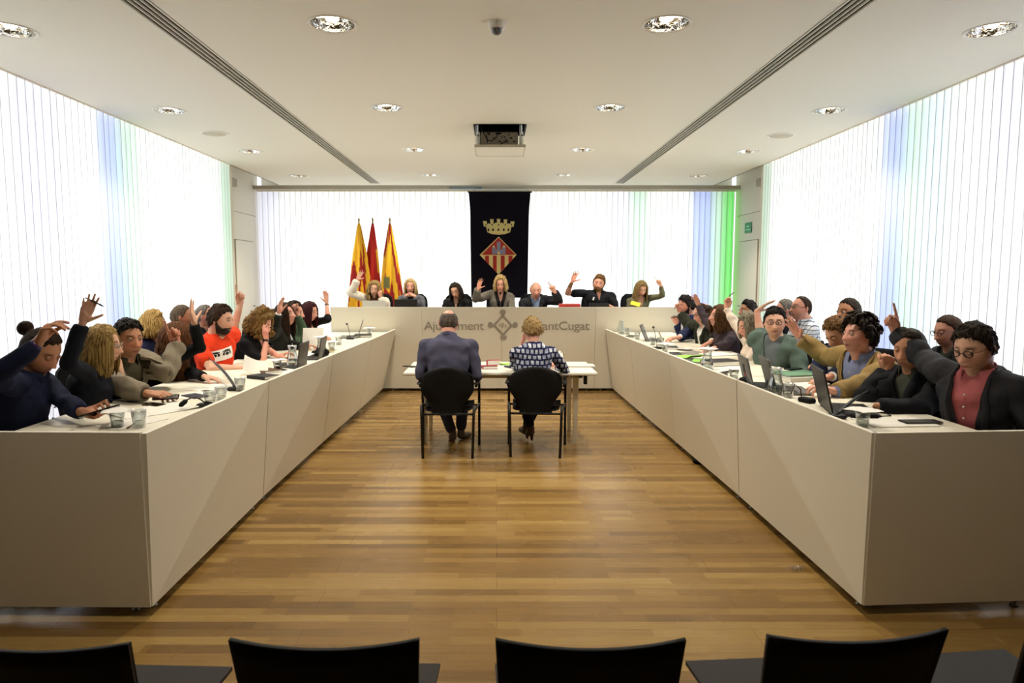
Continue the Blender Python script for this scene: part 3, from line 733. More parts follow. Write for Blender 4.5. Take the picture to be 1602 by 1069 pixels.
for x in (457, 508, 568, 628, 680): cr.poly([cz(*p) for p in ((x-9,512),(x-9,490),(x,478),(x+9,490),(x+9,512))], YF-.003, mi=1)
for x in (430, 500, 570, 643, 716): cr.poly([cz(*p) for p in ((x-6,450),(x-6,432),(x+6,432),(x+6,450))], YF-.003, mi=1)
cr.poly([cz(*p) for p in ((450,522),(500,512),(570,508),(640,512),(695,522),(640,545),(570,552),(500,545))], YF-.004, mi=2)
cr.obj('mural_crown', None, t, mats=[M_gold, M_black, M_cream])
dm = MB()
dm.poly([cz(*p) for p in ((570,573),(770,777),(570,995),(360,777))], YF+.001, mi=1)
dm.poly([cz(*p) for p in ((570,583),(760,776),(380,776))], YF-.001, mi=0)
edges_ = [(420,463),(507,549),(594,638),(680,725)]
def dz(x): 
    return 785 + (1-abs(x-568)/205)*205
for a, b in edges_:
    dm.poly([cz(a, 785), cz(b, 785), cz(b, dz(b)), cz(a, dz(a))], YF-.001, mi=0)
dm.obj('crest_diamond', None, t, mats=[M_red, M_cream])
cs = MB()
for x0, y0, x1, y1 in ((497,690,535,770),(535,715,612,770),(612,690,648,770),(551,630,592,720)): cs.poly([cz(x0,y1), cz(x1,y1), cz(x1,y0), cz(x0,y0)], YF-.003, mi=0)
for x in (516, 630): cs.poly([cz(x-18,690), cz(x+18,690), cz(x,668)], YF-.003, mi=1)
cs.poly([cz(560,770), cz(584,770), cz(584,745), cz(572,735), cz(560,745)], YF-.005, mi=1)
cs.obj('castle', None, t, mats=[M_castle, M_cream])

def flag(label, ptop, width, stripes, skew, Y=12.9, crest=False, seed=1):
    top = at(*ptop, Y); zb = 1.0
    t = thing('flag', label, 'flag', (top.x, Y, .42), 0, 'flags on poles left of the banner')
    L = Vector(t.location)
    MB().tube([(0, 0, .02), (0, 0, top.z-.42)], .012, 8).obj('pole', mat('flag pole wood', (120, 92, 50), .5, bscale=20), t, True)
    MB().lathe([(.001, .09), (.012, .07), (.022, .045), (.012, .02), (.016, 0)], (0, 0, top.z-.42), 12).obj('finial', mat('brass', (150, 130, 80), .3, metal=.8, bscale=20), t, True)
    MB().lathe([(.001, .03), (.06, .025), (.16, .012), (.17, 0), (.001, 0)], (0, 0, 0), 24).obj('base', M_grey, t, True)
    nu, nv = 72, 46; vs = []; cols = []; H = top.z-.02-zb
    for j in range(nv):
        v = j/(nv-1); R = .02 + width*.5*(v**.75)
        for i in range(nu):
            a = 2*math.pi*i/nu
            f = 1 + .32*math.cos(5*a+seed+v*1.2) * min(1, v*3)
            x = R*f*math.cos(a)*1.0 + .03*(v)*math.sin(seed*2.0); y = R*f*math.sin(a)*.55
            vs.append(Vector((x, y, top.z-.02-H*v-.42)))
            s = (a/(2*math.pi)*9 + skew*v*3 + .5*math.cos(5*a+seed)) 
            cols.append(stripes(s, v, a))
    fs = [(j*nu+i, j*nu+(i+1) % nu, (j+1)*nu+(i+1) % nu, (j+1)*nu+i) for j in range(nv-1) for i in range(nu)] + [tuple(range(nu))[::-1], tuple(range((nv-1)*nu, nv*nu))]
    o = mk('cloth', vs, fs, attr_mat('flag cloth', .7, .1, 60), t, True)
    at_ = o.data.color_attributes.new('Col', 'FLOAT_COLOR', 'POINT')
    at_.data.foreach_set('color', np.array([s2l(c) for c in cols], dtype=np.float32).ravel())
    return t
YEL, RED, DRED = (244, 190, 40), (166, 30, 32), (186, 36, 28)
flag('yellow and red striped flag, leftmost of the three on poles', (561.5, 348), .38, lambda s, v, a: RED if (s % 1.6) < .55 else YEL, .55, seed=1)
flag('mostly red flag with yellow edge, middle of the three on poles', (583, 348), .30, lambda s, v, a: (YEL if (math.cos(a-.2) > .62 and v > .25 and (v*3+a*.3) % 1.3 < .8) or (math.cos(a-3.3) > .75 and v > .65) else DRED), .3, Y=13.0, seed=2)
flag('yellow and red striped flag with a small crest, nearest the banner', (610, 348), .36, lambda s, v, a: ((110, 110, 70) if (.62 < v < .74 and math.cos(a-3.9) > .8) else RED if (s % 2.1) < .95 else YEL), -.7, seed=3.4)
# ------------------------------------------------------------------ people
M_skin = attr_mat('skin', .52, .08, 160, sss=.08, spec=.35)
def sst(x, a, b):
    t = np.clip((x-a)/(b-a), 0, 1); return t*t*(3-2*t)
def gs(x, s): return np.exp(-(x/s)**2/2)
def head_grid(nu=64, nv=44):
    th = np.linspace(0, 2*np.pi, nu, endpoint=False); ph = np.linspace(0, np.pi, nv+2)[1:-1]
    T, P = np.meshgrid(th, ph)
    d = np.stack([np.sin(P)*np.sin(T), np.sin(P)*np.cos(T), np.cos(P)], -1).reshape(-1, 3)
    d = np.vstack([d, [[0, 0, 1]], [[0, 0, -1]]]); n = nv*nu; fs = []
    for j in range(nv-1):
        for i in range(nu): i2 = (i+1) % nu; fs.append((j*nu+i, (j+1)*nu+i, (j+1)*nu+i2, j*nu+i2))
    for i in range(nu): i2 = (i+1) % nu; fs.append((n, i, i2)); fs.append((n+1, (nv-1)*nu+i2, (nv-1)*nu+i))
    return d, fs
HD, HF = head_grid()
def head_surface(d, fem=0, wide=1.0, nose=1.0):
    x, y, z = d[:, 0], d[:, 1], d[:, 2]
    up = z > 0
    rz = np.where(up, .114, .118)
    rx = np.full_like(x, .0745*wide); ry = np.where(y > 0, .092, .098)
    # squarer skull profile
    p = np.stack([x*rx, y*ry, z*rz], -1)
    t = np.clip(-p[:, 2]/.118, 0, 1)
    p[:, 0] *= 1 - (.30 + .06*fem)*t**1.8 + .05*np.sin(np.pi*np.clip(t, 0, 1))
    back = p[:, 1] < 0
    p[:, 1] = np.where(back, p[:, 1]*(1 - .42*t**1.2), p[:, 1]*(1 + .14*t**1.5))
    p[:, 1] = np.where(~back & up, p[:, 1]*(1 - .06*gs(p[:, 2]-.10, .05)), p[:, 1])
    f = sst(y, .15, .6)
    X, Z = p[:, 0], p[:, 2]
    dy = np.zeros_like(X)
    r = np.clip((.028 - Z)/.056, 0, 1)                     # nose root to tip
    nh = (.003 + .021*r**1.1) * (Z < .03) * sst(Z, -.040, -.030) * nose
    dy += nh * gs(X, .0075 + .0055*r)
    dy += .007*nose * gs(X-.012, .007) * gs(Z+.030, .006) + .007*nose*gs(X+.012, .007)*gs(Z+.030, .006)
    for s in (-1, 1):
        dy += -.0125*gs(X-s*.030, .015)*gs(Z-.014, .011)
        dy += .0045*gs(X-s*.028, .018)*gs(Z-.034, .008)*(1-.5*fem)
        dy += .0045*gs(X-s*.040, .016)*gs(Z+.020, .018)
    dy += .006*gs(X, .026)*gs(Z+.060, .020)
    dy += .0035*gs(X, .019)*gs(Z+.0555, .0035) + .0045*gs(X, .016)*gs(Z+.0680, .0045) - .004*gs(X, .022)*gs(Z+.0615, .0022) - .003*gs(X, .02)*gs(Z+.079, .005)
    dy += (.008-.003*fem)*gs(X, .020)*gs(Z+.100, .014)
    dy -= .003*gs(X, .03)*gs(Z+.043, .006)
    p[:, 1] += dy*f
    return p
def tcap(p0, p1, r0, r1, n=14):
    p0, p1 = np.array(p0, float), np.array(p1, float); a = p1-p0; L = np.linalg.norm(a); a = a/max(L, 1e-6)
    u = np.cross(a, [0, 0, 1.0]); 
    if np.linalg.norm(u) < .1: u = np.cross(a, [1.0, 0, 0])
    u /= np.linalg.norm(u); w = np.cross(a, u)
    rings = []
    for k in range(4): q = math.pi/2*(1-k/3.0); rings.append((-math.sin(q)*r0, math.cos(q)*r0))
    for k in range(4): q = math.pi/2*(k/3.0); rings.append((L+math.sin(q)*r1, math.cos(q)*r1))
    vs = []
    for off, r in rings:
        r = max(r, .0004)
        for k in range(n): t = 2*math.pi*k/n; vs.append(p0+a*off+(u*math.cos(t)+w*math.sin(t))*r)
    fs = []
    for j in range(len(rings)-1):
        for k in range(n): k2 = (k+1) % n; fs.append((j*n+k, j*n+k2, (j+1)*n+k2, (j+1)*n+k))
    fs += [tuple(range(n))[::-1], tuple(range((len(rings)-1)*n, len(rings)*n))]
    return vs, fs
def ell(c, R, radii, n=18, m=12):
    c = np.array(c, float); R = np.array(R, float); vs = []; fs = []
    for j in range(1, m):
        p = math.pi*j/m
        for k in range(n):
            t = 2*math.pi*k/n; q = np.array([radii[0]*math.sin(p)*math.cos(t), radii[1]*math.sin(p)*math.sin(t), radii[2]*math.cos(p)])
            vs.append(c + R@q)
    vs.append(c+R@np.array([0, 0, radii[2]])); vs.append(c-R@np.array([0, 0, radii[2]])); N = (m-1)*n
    for j in range(m-2):
        for k in range(n): k2 = (k+1) % n; fs.append((j*n+k, (j+1)*n+k, (j+1)*n+k2, j*n+k2))
    for k in range(n): k2 = (k+1) % n; fs.append((N, k, k2)); fs.append((N+1, (m-2)*n+k2, (m-2)*n+k))
    return vs, fs
def loft(secs, n=28):
    """secs: list of (center, Rvec, Fvec, rx, ry_front, ry_back, power)"""
    vs = []; fs = []
    for c, Rv, Fv, rx, rf, rb, pw in secs:
        for k in range(n):
            t = 2*math.pi*k/n; ct, st = math.cos(t), math.sin(t)
            ex = 2/pw; X = math.copysign(abs(ct)**ex, ct)*rx; Y = math.copysign(abs(st)**ex, st)*(rf if st > 0 else rb)
            vs.append(c + Rv*X + Fv*Y)
    N = len(secs)
    for j in range(N-1):
        for k in range(n): k2 = (k+1) % n; fs.append((j*n+k, j*n+k2, (j+1)*n+k2, (j+1)*n+k))
    fs += [tuple(range(n))[::-1], tuple(range((N-1)*n, N*n))]
    return vs, fs
class Acc:
    def __init__(s): s.v = []; s.f = []
    def add(s, vf):
        k = len(s.v); s.v += [tuple(v) for v in vf[0]]; s.f += [tuple(i+k for i in f) for f in vf[1]]; return s
def remesh(acc, voxel, smooth=2, disp=0, dsize=.07, name='tmp'):
    me = bpy.data.meshes.new(name); me.from_pydata(acc.v, [], acc.f); me.update()
    bm = bmesh.new(); bm.from_mesh(me); bmesh.ops.recalc_face_normals(bm, faces=bm.faces); bm.to_mesh(me); bm.free()
    o = bpy.data.objects.new(name, me); COL.objects.link(o)
    r = o.modifiers.new('r', 'REMESH'); r.mode = 'VOXEL'; r.voxel_size = voxel; r.adaptivity = 0; r.use_smooth_shade = True
    if smooth: s = o.modifiers.new('s', 'SMOOTH'); s.factor = .5; s.iterations = smooth
    dg = bpy.context.evaluated_depsgraph_get(); dg.update()
    out = bpy.data.meshes.new_from_object(o.evaluated_get(dg)); bpy.data.objects.remove(o); bpy.data.meshes.remove(me)
    if disp:
        n = len(out.vertices); co = np.empty(n*3, np.float32); out.vertices.foreach_get('co', co); co = co.reshape(-1, 3)
        nr = np.empty(n*3, np.float32); out.vertices.foreach_get('normal', nr); nr = nr.reshape(-1, 3)
        k = 1/dsize
        x, y, z = (co*k).T
        f = np.sin(x*1.7+1.3*np.sin(z*1.1+.7*y))*np.sin(z*1.9+1.6*np.sin(x*.9+y*1.3)) + .55*np.sin(y*2.9+z*2.3+1.2*np.sin(x*2.1)) + .4*np.sin(z*4.3+1.5*np.sin(y*2.2+x*1.2))
        co += nr*((f+.9)*disp)[:, None]; out.vertices.foreach_set('co', co.ravel()); out.update()
    return out
def mesh_obj(name, me, m, root, smooth=True):
    me.name = name; me.transform(Matrix.Translation(-Vector(root.location)))
    me.materials.clear(); me.materials.append(m)
    if smooth: me.polygons.foreach_set('use_smooth', [True]*len(me.polygons))
    o = bpy.data.objects.new(name, me); COL.objects.link(o); o.parent = root
    return o
def acc_obj(name, acc, m, root, smooth=True):
    me = bpy.data.meshes.new(name); me.from_pydata([tuple(v) for v in acc.v], [], acc.f); me.update()
    return mesh_obj(name, me, m, root, smooth)

def dirv(deg): return np.array([math.sin(rad(deg)), math.cos(rad(deg)), 0.0])
def nrm(v): v = np.array(v, float); return v/max(1e-9, np.linalg.norm(v))
def solve_on_ray(px, P, L, far):
    r = np.array(ray(*px)); o = np.array([0, 0, ZC]); d = nrm(r); w = o-np.array(P)
    b = d@w; c = w@w-L*L; disc = b*b-c
    if disc < 0: t = -b; q = o+d*t; return P+nrm(q-P)*L
    t = -b+(math.sqrt(disc) if far else -math.sqrt(disc)); return o+d*t
def ik(S, W, pole, lu, lf):
    S, W = np.array(S), np.array(W); a = W-S; D = np.linalg.norm(a); mx = (lu+lf)*.995
    if D > mx: W = S+a/D*mx; D = mx; a = W-S
    n = a/D; x = (lu*lu-lf*lf+D*D)/(2*D); h = math.sqrt(max(0, lu*lu-x*x))
    p = np.array(pole)-S; p = p-n*(p@n); p = nrm(p)
    return S+n*x+p*h, W

FINGERS = {  # curls of index..little (3 joints each), thumb (out angle, curl), spread
 'open':  ([(4,6,4),(2,5,4),(5,7,5),(8,9,6)], (50, 10), 1.5),
 'wave':  ([(10,12,8),(4,8,6),(10,12,8),(14,16,10)], (58, 12), 2.0),
 'relax': ([(15,25,15),(25,32,20),(35,38,22),(42,42,25)], (35, 25), .9),
 'droop': ([(35,25,15),(50,32,20),(48,34,20),(55,40,20)], (25, 30), 1.0),
 'point': ([(0,4,3),(62,80,50),(72,82,50),(78,82,50)], (20, 45), .7),
 'two':   ([(2,4,3),(12,12,6),(65,80,50),(72,82,50)], (30, 40), 1.3),
 'pen':   ([(35,45,25),(42,50,28),(58,62,35),(66,66,38)], (35, 40), .5),
 'fist':  ([(75,85,50),(78,88,52),(80,88,52),(82,88,52)], (25, 55), .4),
 'flat':  ([(4,10,8),(4,10,8),(5,12,8),(8,14,8)], (30, 12), .8),
 'grip':  ([(30,50,30),(34,52,30),(38,54,30),(42,56,30)], (45, 30), .6),
}
def rot(v, ax, deg):
    a = rad(deg); ax = nrm(ax); v = np.array(v); return v*math.cos(a)+np.cross(ax, v)*math.sin(a)+ax*(ax@v)*(1-math.cos(a))
def hand(acc, W, D, N, side, pose, s=1.0, fr=1.0):
    """side +1: thumb towards S = D x N ... sign flips for the other hand"""
    D = nrm(D); N = np.array(N, float); N = nrm(N-D*(N@D)); S = np.cross(D, N)*side
    curls, (tout, tcurl), spread = FINGERS[pose]; s = s*1.04
    bases = [(.027, .088), (.009, .093), (-.010, .089), (-.027, .081)]
    lens = [(.040, .025, .021), (.045, .028, .022), (.042, .026, .021), (.033, .020, .018)]
    W = np.array(W)
    kn = []
    for (l, a) in bases:
        K = W+D*a*s+S*l*s-N*.002*s; kn.append(K)
        acc.add(tcap(W+D*.012*s+S*l*.45*s, K, .0165*s, .0118*s*fr, 10))
    acc.add(tcap(kn[0]-D*.012*s, kn[3]-D*.010*s, .011*s, .010*s, 10))
    acc.add(tcap(W+D*.035*s+S*.016*s+N*.004*s, W+D*.06*s-S*.014*s+N*.003*s, .016*s, .014*s, 10))
    tips = []
    for i in range(4):
        sp = (1.5-i)*3.2*spread*(1 if True else 0)
        d = rot(D, N, 0); d = nrm(D*math.cos(rad(sp))+S*math.sin(rad(sp))); p = kn[i]; r = (.0093, .0092, .0088, .0078)[i]*s*fr
        hinge = np.cross(d, N)      # rotate d towards N
        ang = 0
        for j in range(3):
            ang += curls[i][j]
            dd = d*math.cos(rad(ang))+N*math.sin(rad(ang)); q = p+dd*lens[i][j]*s
            acc.add(tcap(p, q, r*(1-.07*j), r*(1-.07*(j+1)), 9)); p = q
        tips.append(p)
    tb = W+D*.022*s+S*.022*s+N*.006*s
    td = nrm(D*math.cos(rad(tout))+S*math.sin(rad(tout))+N*.25)
    t1 = tb+td*.040*s; acc.add(tcap(tb, t1, .0155*s, .0115*s*fr, 10))
    td2 = nrm(td*math.cos(rad(tcurl))+(N*.75-S*.15+D*.45)*math.sin(rad(tcurl))); t2 = t1+td2*.030*s; acc.add(tcap(t1, t2, .0112*s*fr, .0100*s*fr, 10))
    td3 = nrm(td2*math.cos(rad(tcurl*.6))+(N*.6-S*.3+D*.5)*math.sin(rad(tcurl*.6))); t3 = t2+td3*.024*s; acc.add(tcap(t2, t3, .0100*s*fr, .0085*s*fr, 10))
    return tips, t3

SKIN = {'light': (212, 164, 138), 'tan': (186, 132, 100), 'pink': (216, 158, 136), 'olive': (178, 128, 96)}
BROWN = ((30, 20, 14), (62, 42, 28)); DARK = ((22, 18, 15), (58, 47, 39)); BLACKH = ((15, 13, 14), (44, 38, 38))
BLOND = ((112, 84, 44), (196, 164, 100)); GREY = ((70, 66, 62), (140, 134, 126)); RED = ((26, 8, 12), (66, 20, 26)); LBROWN = ((66, 44, 26), (132, 98, 60)); GINGER = ((48, 28, 18), (112, 70, 38)); WHITEH = ((150, 144, 134), (205, 200, 190))

def person(label, head, d, face=90, pitch=0, roll=0, body=None, lean=12, seat=.57, skin='light', fem=0, scale=1.0,
           hair=('short', DARK), beard=None, glasses=None, top=None, jacket=None, trousers=((26, 27, 34),), R=None, Lf=None,
           vox=None, side=0, width=1.0, floor=.12, chair=None, eyes='open', shoes=(20, 18, 18), feet=None, bald=0, collar=None, watch=None,
           vneck=None, legdir=None, neck=1.0, hipback=0.0, smile=0, headz=0):
    """head: pixel of the head centre at depth d; face/body: compass heading (0 = away from viewer, 90 = right)."""
    body = face if body is None else body
    H = np.array(at(head[0], head[1], d)); s = scale*(.955 if fem else 1.0)
    vox = vox or (.005 if d < 5.5 else .006 if d < 8 else .0068)
    Fh = dirv(face); Z = np.array([0, 0, 1.0])
    fwd = Fh*math.cos(rad(pitch))+Z*math.sin(rad(pitch)); upv = Z*math.cos(rad(pitch))-Fh*math.sin(rad(pitch)); rt = np.cross(fwd, upv)
    rt2 = rt*math.cos(rad(roll))+upv*math.sin(rad(roll)); up2 = upv*math.cos(rad(roll))-rt*math.sin(rad(roll))
    HR = np.stack([rt2, fwd, up2], 1)*1.0
    Fb = dirv(body); Rb = np.cross(Fb, Z)
    U = nrm(Z*math.cos(rad(lean))+Fb*math.sin(rad(lean))+Rb*math.sin(rad(side))); Ft = nrm(Fb-U*(Fb@U))
    C7 = H - Z*(.112 if not fem else .118)*s*neck - Fb*(.045+.0*lean)*s - up2*.02*s - fwd*.01
    hz = seat+.09
    tl = (C7[2]-hz)/U[2]; tl = max(.40, min(.60, tl)); HIP = C7-U*tl
    if HIP[2] < hz-.02: HIP[2] = hz-.02
    U = nrm(C7-HIP); Ft = nrm(Fb-U*(Fb@U)); Rb = np.cross(Ft, U); tl = np.linalg.norm(C7-HIP)
    root = thing('person', label, 'person', (float(HIP[0]), float(HIP[1]), floor))
    sw = (.182 if not fem else .160)*s*width
    def shoulder(sg, raised):
        return C7 - U*(.078-.045*raised)*s + Rb*sg*(sw-.012*raised) + Ft*.0
    lu, lfm = .285*s, .250*s
    arms = {}
    for sg, A, nm in ((1, R, 'R'), (-1, Lf, 'L')):
        A = A or {}
        raised = A.get('raise', 1.0 if 'E' in A and 'W' in A and A['W'][1] < A['E'][1]-5 and A['W'][1] < head[1]+60*3/d else 0.0)
        S = shoulder(sg, raised)
        if 'E' in A:
            E = solve_on_ray(A['E'], S, lu, A.get('ef', False))
            W = solve_on_ray(A['W'], E, lfm, A.get('wf', False))
        elif 'T' in A:            # wrist resting on a table: pixel + height
            W = np.array(onz(A['T'][0], A['T'][1], A.get('z', ZT+.035)))
            E, W = ik(S, W, S+Rb*sg*A.get('out', .35)-Z*.5-Ft*.05, lu, lfm)
        elif 'P' in A:            # wrist at pixel, given depth
            W = np.array(at(A['P'][0], A['P'][1], A['d'])); pole = np.array(at(A['pole'][0], A['pole'][1], A.get('pd', A['d']))) if 'pole' in A else S+Rb*sg*.3-Z*.5
            E, W = ik(S, W, pole, lu, lfm)
        else:                     # default: forearm lying forward
            off = A.get('rest', (.20, .30, -.30))
            W = S + Ft*off[1]*s*1.1 - Rb*sg*off[0]*.6*s; W[2] = A.get('z', C7[2]-.36*s)
            E, W = ik(S, W, S+Rb*sg*.35-Z*.5-Ft*.1, lu, lfm)
        fd = nrm(W-E)
        if 'tip' in A:
            tp = np.array(at(A['tip'][0], A['tip'][1], W[1]+A.get('td', 0))); D = nrm(tp-W)
        else: D = nrm(fd*.8+np.array(A.get('dir', (0, 0, 0)), float))
        N = np.array(A.get('palm', -Z if abs(D[2]) < .6 else Fb), float)
        arms[sg] = dict(S=S, E=E, W=W, D=D, N=N, pose=A.get('pose', 'relax'), A=A)
    # ---- skin body
    a = Acc()
    hp = head_surface(HD, fem, 1.0+(.03 if not fem else -.02)); hs = 1.09*s/(.955 if fem else 1)*(.96 if fem else 1)
    def HW(p): return H + (HR@(np.atleast_2d(p)*hs).T).T
    a.add((HW(hp), HF))
    for sg in (-1, 1):
        c = HW(np.array([[sg*.0765, -.010, -.004]]))[0]
        er = HR@np.array([[math.cos(.35*sg), -math.sin(.35*sg), 0], [math.sin(.35*sg), math.cos(.35*sg), 0], [0, 0, 1]])
        a.add(ell(c, er, (.0075, .017, .031), 12, 8))
        a.add(ell(c+er@np.array([sg*.006, -.006, .006]), er, (.005, .014, .024), 12, 8))
    nb = HW(np.array([[0, -.028, -.055]]))[0]; nr = (.060 if not fem else .050)*s
    a.add(tcap(C7-Ft*.012-U*.03, nb, nr*1.12, nr, 20)); a.add(tcap(C7+Ft*.03-U*.03, HW(np.array([[0, .012, -.075]]))[0], nr*.85, nr*.8, 16))
    def torso(inf=0, w=width, open_=0, low=-.06, neckr=.075):
        k = s*w; q = (1-.10*fem)
        bl = .012*fem
        rows = [(low, .150+.012*fem, .105, .115), (.05, .162+.01*fem, .120, .125), (.18, .150*q+.0, .118, .105), (.38, .148*q, .112, .098), (.56, .158*q, .120+bl*1.6, .108), (.72, .172*q, .122+bl*1.5, .112), (.82, .178*q, .106, .110), (.89, .160*q, .090, .100), (.94, .128*q, .074, .086), (.985, .096*q, .062, .072), (1.03, neckr, .054, .062)]
        secs = []
        for t, rx, rf, rb in rows:
            c = HIP+U*tl*t - Ft*.012*math.sin(math.pi*min(1, max(0, t)))
            secs.append((c, Rb, Ft, rx*k+inf, rf*k+inf, rb*k+inf, 2.35))
        return loft(secs)
    a.add(torso(-.004))
    for sg, q in arms.items():
        S, E, W = q['S'], q['E'], q['W']; g = (.86 if fem else 1.0)*s
        a.add(tcap(C7-U*.05+Rb*sg*.05, S, .052*g, .050*g, 14)); a.add(tcap(S, S+(E-S)*.35, .052*g, .049*g, 16)); a.add(tcap(S+(E-S)*.3, E, .049*g, .037*g, 16))
        m = E+(W-E)*.28; a.add(tcap(E, m, .037*g, .0405*g, 14)); a.add(tcap(m, W, .0405*g, .0245*g, 14)); 
        a.add(tcap(W-nrm(W-E)*.02, W+q['D']*.03*s, .026*g, .0245*g, 12))
        q['tips'], q['th'] = hand(a, W, q['D'], q['N'], sg*(1 if True else 1), q['pose'], s*(.94 if fem else 1.02), 1.0 if not fem else .93)
    # legs
    legp = {}
    kz = floor+.50*s if seat-floor > .3 else seat
    for sg in (-1, 1):
        hj = HIP+Rb*sg*.085*s - Z*.01; Kf = dirv(body if legdir is None else legdir)
        Rf = np.cross(Kf, Z)
        K = hj+Kf*.42*s+Rf*sg*.03; K[2] = floor+.50*s
        An = K+Kf*(-.03)*s; An[2] = floor+.09
        if feet and feet.get(sg): An = np.array(feet[sg][0], float); K = np.array(feet[sg][1], float)
        legp[sg] = (hj, K, An, nrm(feet[sg][2]) if feet and feet.get(sg) else Kf)
        a.add(tcap(hj, K, .078*s, .054*s, 16)); a.add(tcap(K, K+(An-K)*.3, .052*s, .054*s, 14)); a.add(tcap(K+(An-K)*.28, An, .054*s, .034*s, 14))
        fdv = legp[sg][3]; a.add(tcap(An-Z*.04, An+fdv*.13-Z*.055, .034, .026, 12))
    a.add(tcap(HIP-Rb*.06, HIP+Rb*.06, .10*s, .10*s, 16))
    me = remesh(a, vox, 2)
    # skin colouring in head space
    n = len(me.vertices); co = np.empty(n*3, np.float32); me.vertices.foreach_get('co', co); co = co.reshape(-1, 3)
    lo = ((co-H)@HR)/hs; X, Y, Zz = lo.T
    base = np.array(s2l(SKIN[skin])[:3]); col = np.tile(base, (n, 1)); face_m = (Y > .03) & (np.abs(Zz) < .13)
    def tint(w, c, k=1.0):
        nonlocal col
        c = np.array(s2l(c)[:3]); w = (w*k)[:, None]; col = col*(1-w)+c*w
    fm = face_m.astype(float)
    tint(fm*gs(np.abs(X)-.040, .016)*gs(Zz+.02, .018), (205, 110, 92), .30)
    tint(fm*gs(X, .012)*gs(Zz+.025, .012), (200, 105, 88), .25)
    tint(fm*gs(np.abs(X)-.030, .012)*gs(Zz-.012, .009), (120, 74, 58), .45)
    tint(fm*np.exp(-(np.abs(X)/.0225)**4)*np.exp(-(np.abs(Zz+.0618)/.0085)**4), (158, 66, 62) if fem else (160, 84, 74), .8)
    tint(fm*np.exp(-(np.abs(X)/.022)**4)*gs(Zz+.0612, .0024), (80, 30, 28), .7)
    brow = fm*np.exp(-(np.abs(np.abs(X)-.030)/.018)**4)*gs(Zz-(.033-.10*(np.abs(X)-.03)**1*1.0), .0038)
    hc = hair[1][0] if hair[1] is not BLOND else (96, 70, 40)
    tint(brow, hc, .8)
    tint(((np.abs(X) > .07) & (np.abs(Zz) < .05)).astype(float), (205, 105, 88), .25)
    if beard:
        wbp = sst(np.interp(Y, [-.02, .0, .02, .05, .075, .1], [.02, .005, -.032, -.054, -.040, -.037])-Zz, -.002, .014)*sst(Y, -.012, .004)*(Zz > -.125)
        wbp = wbp*(1-np.clip(1.3*np.exp(-(np.abs(X)/.020)**4)*np.exp(-(np.abs(Zz+.0618)/.0085)**4)*(Y > .05), 0, 1))*(1-np.clip(1.1*gs(np.abs(X)-.036, .013)*gs(Zz+.038, .013)*(Y > .03), 0, 1))
        k_ = {.002: .38, .003: .85}.get(beard[1], .85)
        if beard[1] < .004: wbp = wbp*(.35+.65*np.maximum(gs(X, .022)*gs(Zz+.047, .008), gs(X, .022)*gs(Zz+.095, .02)))
        tint(wbp, beard[0][0] if beard[1] == .003 else beard[0][1], k_)
    hd = np.zeros(n)
    if not fem and not beard:
        tint(fm*sst(-Zz, .035, .06)*(1-np.exp(-(np.abs(X)/.02)**4)*np.exp(-(np.abs(Zz+.0618)/.011)**4)), (88, 70, 60), .22)
    at_ = me.color_attributes.new('Col', 'FLOAT_COLOR', 'POINT')
    at_.data.foreach_set('color', np.hstack([col, np.ones((n, 1))]).astype(np.float32).ravel())
    mesh_obj('body', me, M_skin, root)
    # ---- eyes
    ya = .0765
    for sg in (-1, 1):
        mb = MB(); r = .0122; vs = []; fs = []; mi = []; nU, nV = 20, 14
        lid = {'open': .30, 'half': .02, 'down': -.55}[eyes]; gz = -.1 if eyes == 'open' else -.5
        for j in range(nV+1):
            p = math.pi*j/nV
            for i in range(nU): t = 2*math.pi*i/nU; vs.append((math.sin(p)*math.sin(t)*r, math.sin(p)*math.cos(t)*r, math.cos(p)*r))
        for j in range(nV):
            for i in range(nU):
                i2 = (i+1) % nU; fs.append((j*nU+i, (j+1)*nU+i, (j+1)*nU+i2, j*nU+i2))
                c = (np.array(vs[j*nU+i])+np.array(vs[(j+1)*nU+i2]))/2/r
                iris = (c@nrm([0, 1, gz])) > .86
                l = c[2]-lid
                mi.append(2 if l > .14 or c[2] < -.50 else 3 if l > -.06 else 1 if iris else 0)
        ctr = HW(np.array([[sg*.030, ya, .0135]]))[0]
        V = [Vector(ctr+HR@np.array(v)*hs)-Vector(root.location) for v in vs]
        sk = mat('eyelid '+skin, tuple(int(c*.88) for c in SKIN[skin]), .55, bscale=50)
        mk('eye', V, fs, None, root, True, mats=[mat('eye white', (226, 220, 212), .2, bscale=5), mat('dark iris', (44, 28, 18), .15, bscale=5), sk, mat('lash line', (26, 16, 14), .7, bscale=5)], fm=mi)
    # ---- hair
    hk, hcol = hair[0], hair[1]; M_h = hairmat('%s' % (hcol[0],), *hcol)
    rnd = random.Random(int(head[0]*7+head[1]))
    hm = head_surface(HD, fem, 1.0+(.03 if not fem else -.02))
    x, y, z = hm.T
    yl = np.interp(y, [-.10, -.06, -.02, .012, .03, .055, .075, .09], [-.082, -.072, -.040, -.008, .036, .066, .079, .083])
    if bald: yl = np.where((y > .0), yl+(bald*.03 if hk == 'thin' or bald == 1 else .012), yl)
    T = {'short': .013, 'crop': .006, 'wavy': .026, 'cap': .022, 'long': .017, 'bob': .022, 'curly': .03, 'thin': .005, 'bun': .010}[hk]
    seed = rnd.random()*9
    nz = np.sin(x*90+seed+3*np.sin(z*60))*np.sin(z*80+2*np.sin(y*70+seed))*.25 + np.sin(y*130+x*60)*.12
    topk = 1+ .5*sst(z, .03, .11)*(hk in ('short', 'wavy', 'curly', 'bob'))
    w = sst(z-yl+.004*np.sin(x*210+seed)*(y > .02)+.003*np.sin(x*420+y*300), -.006, .034)
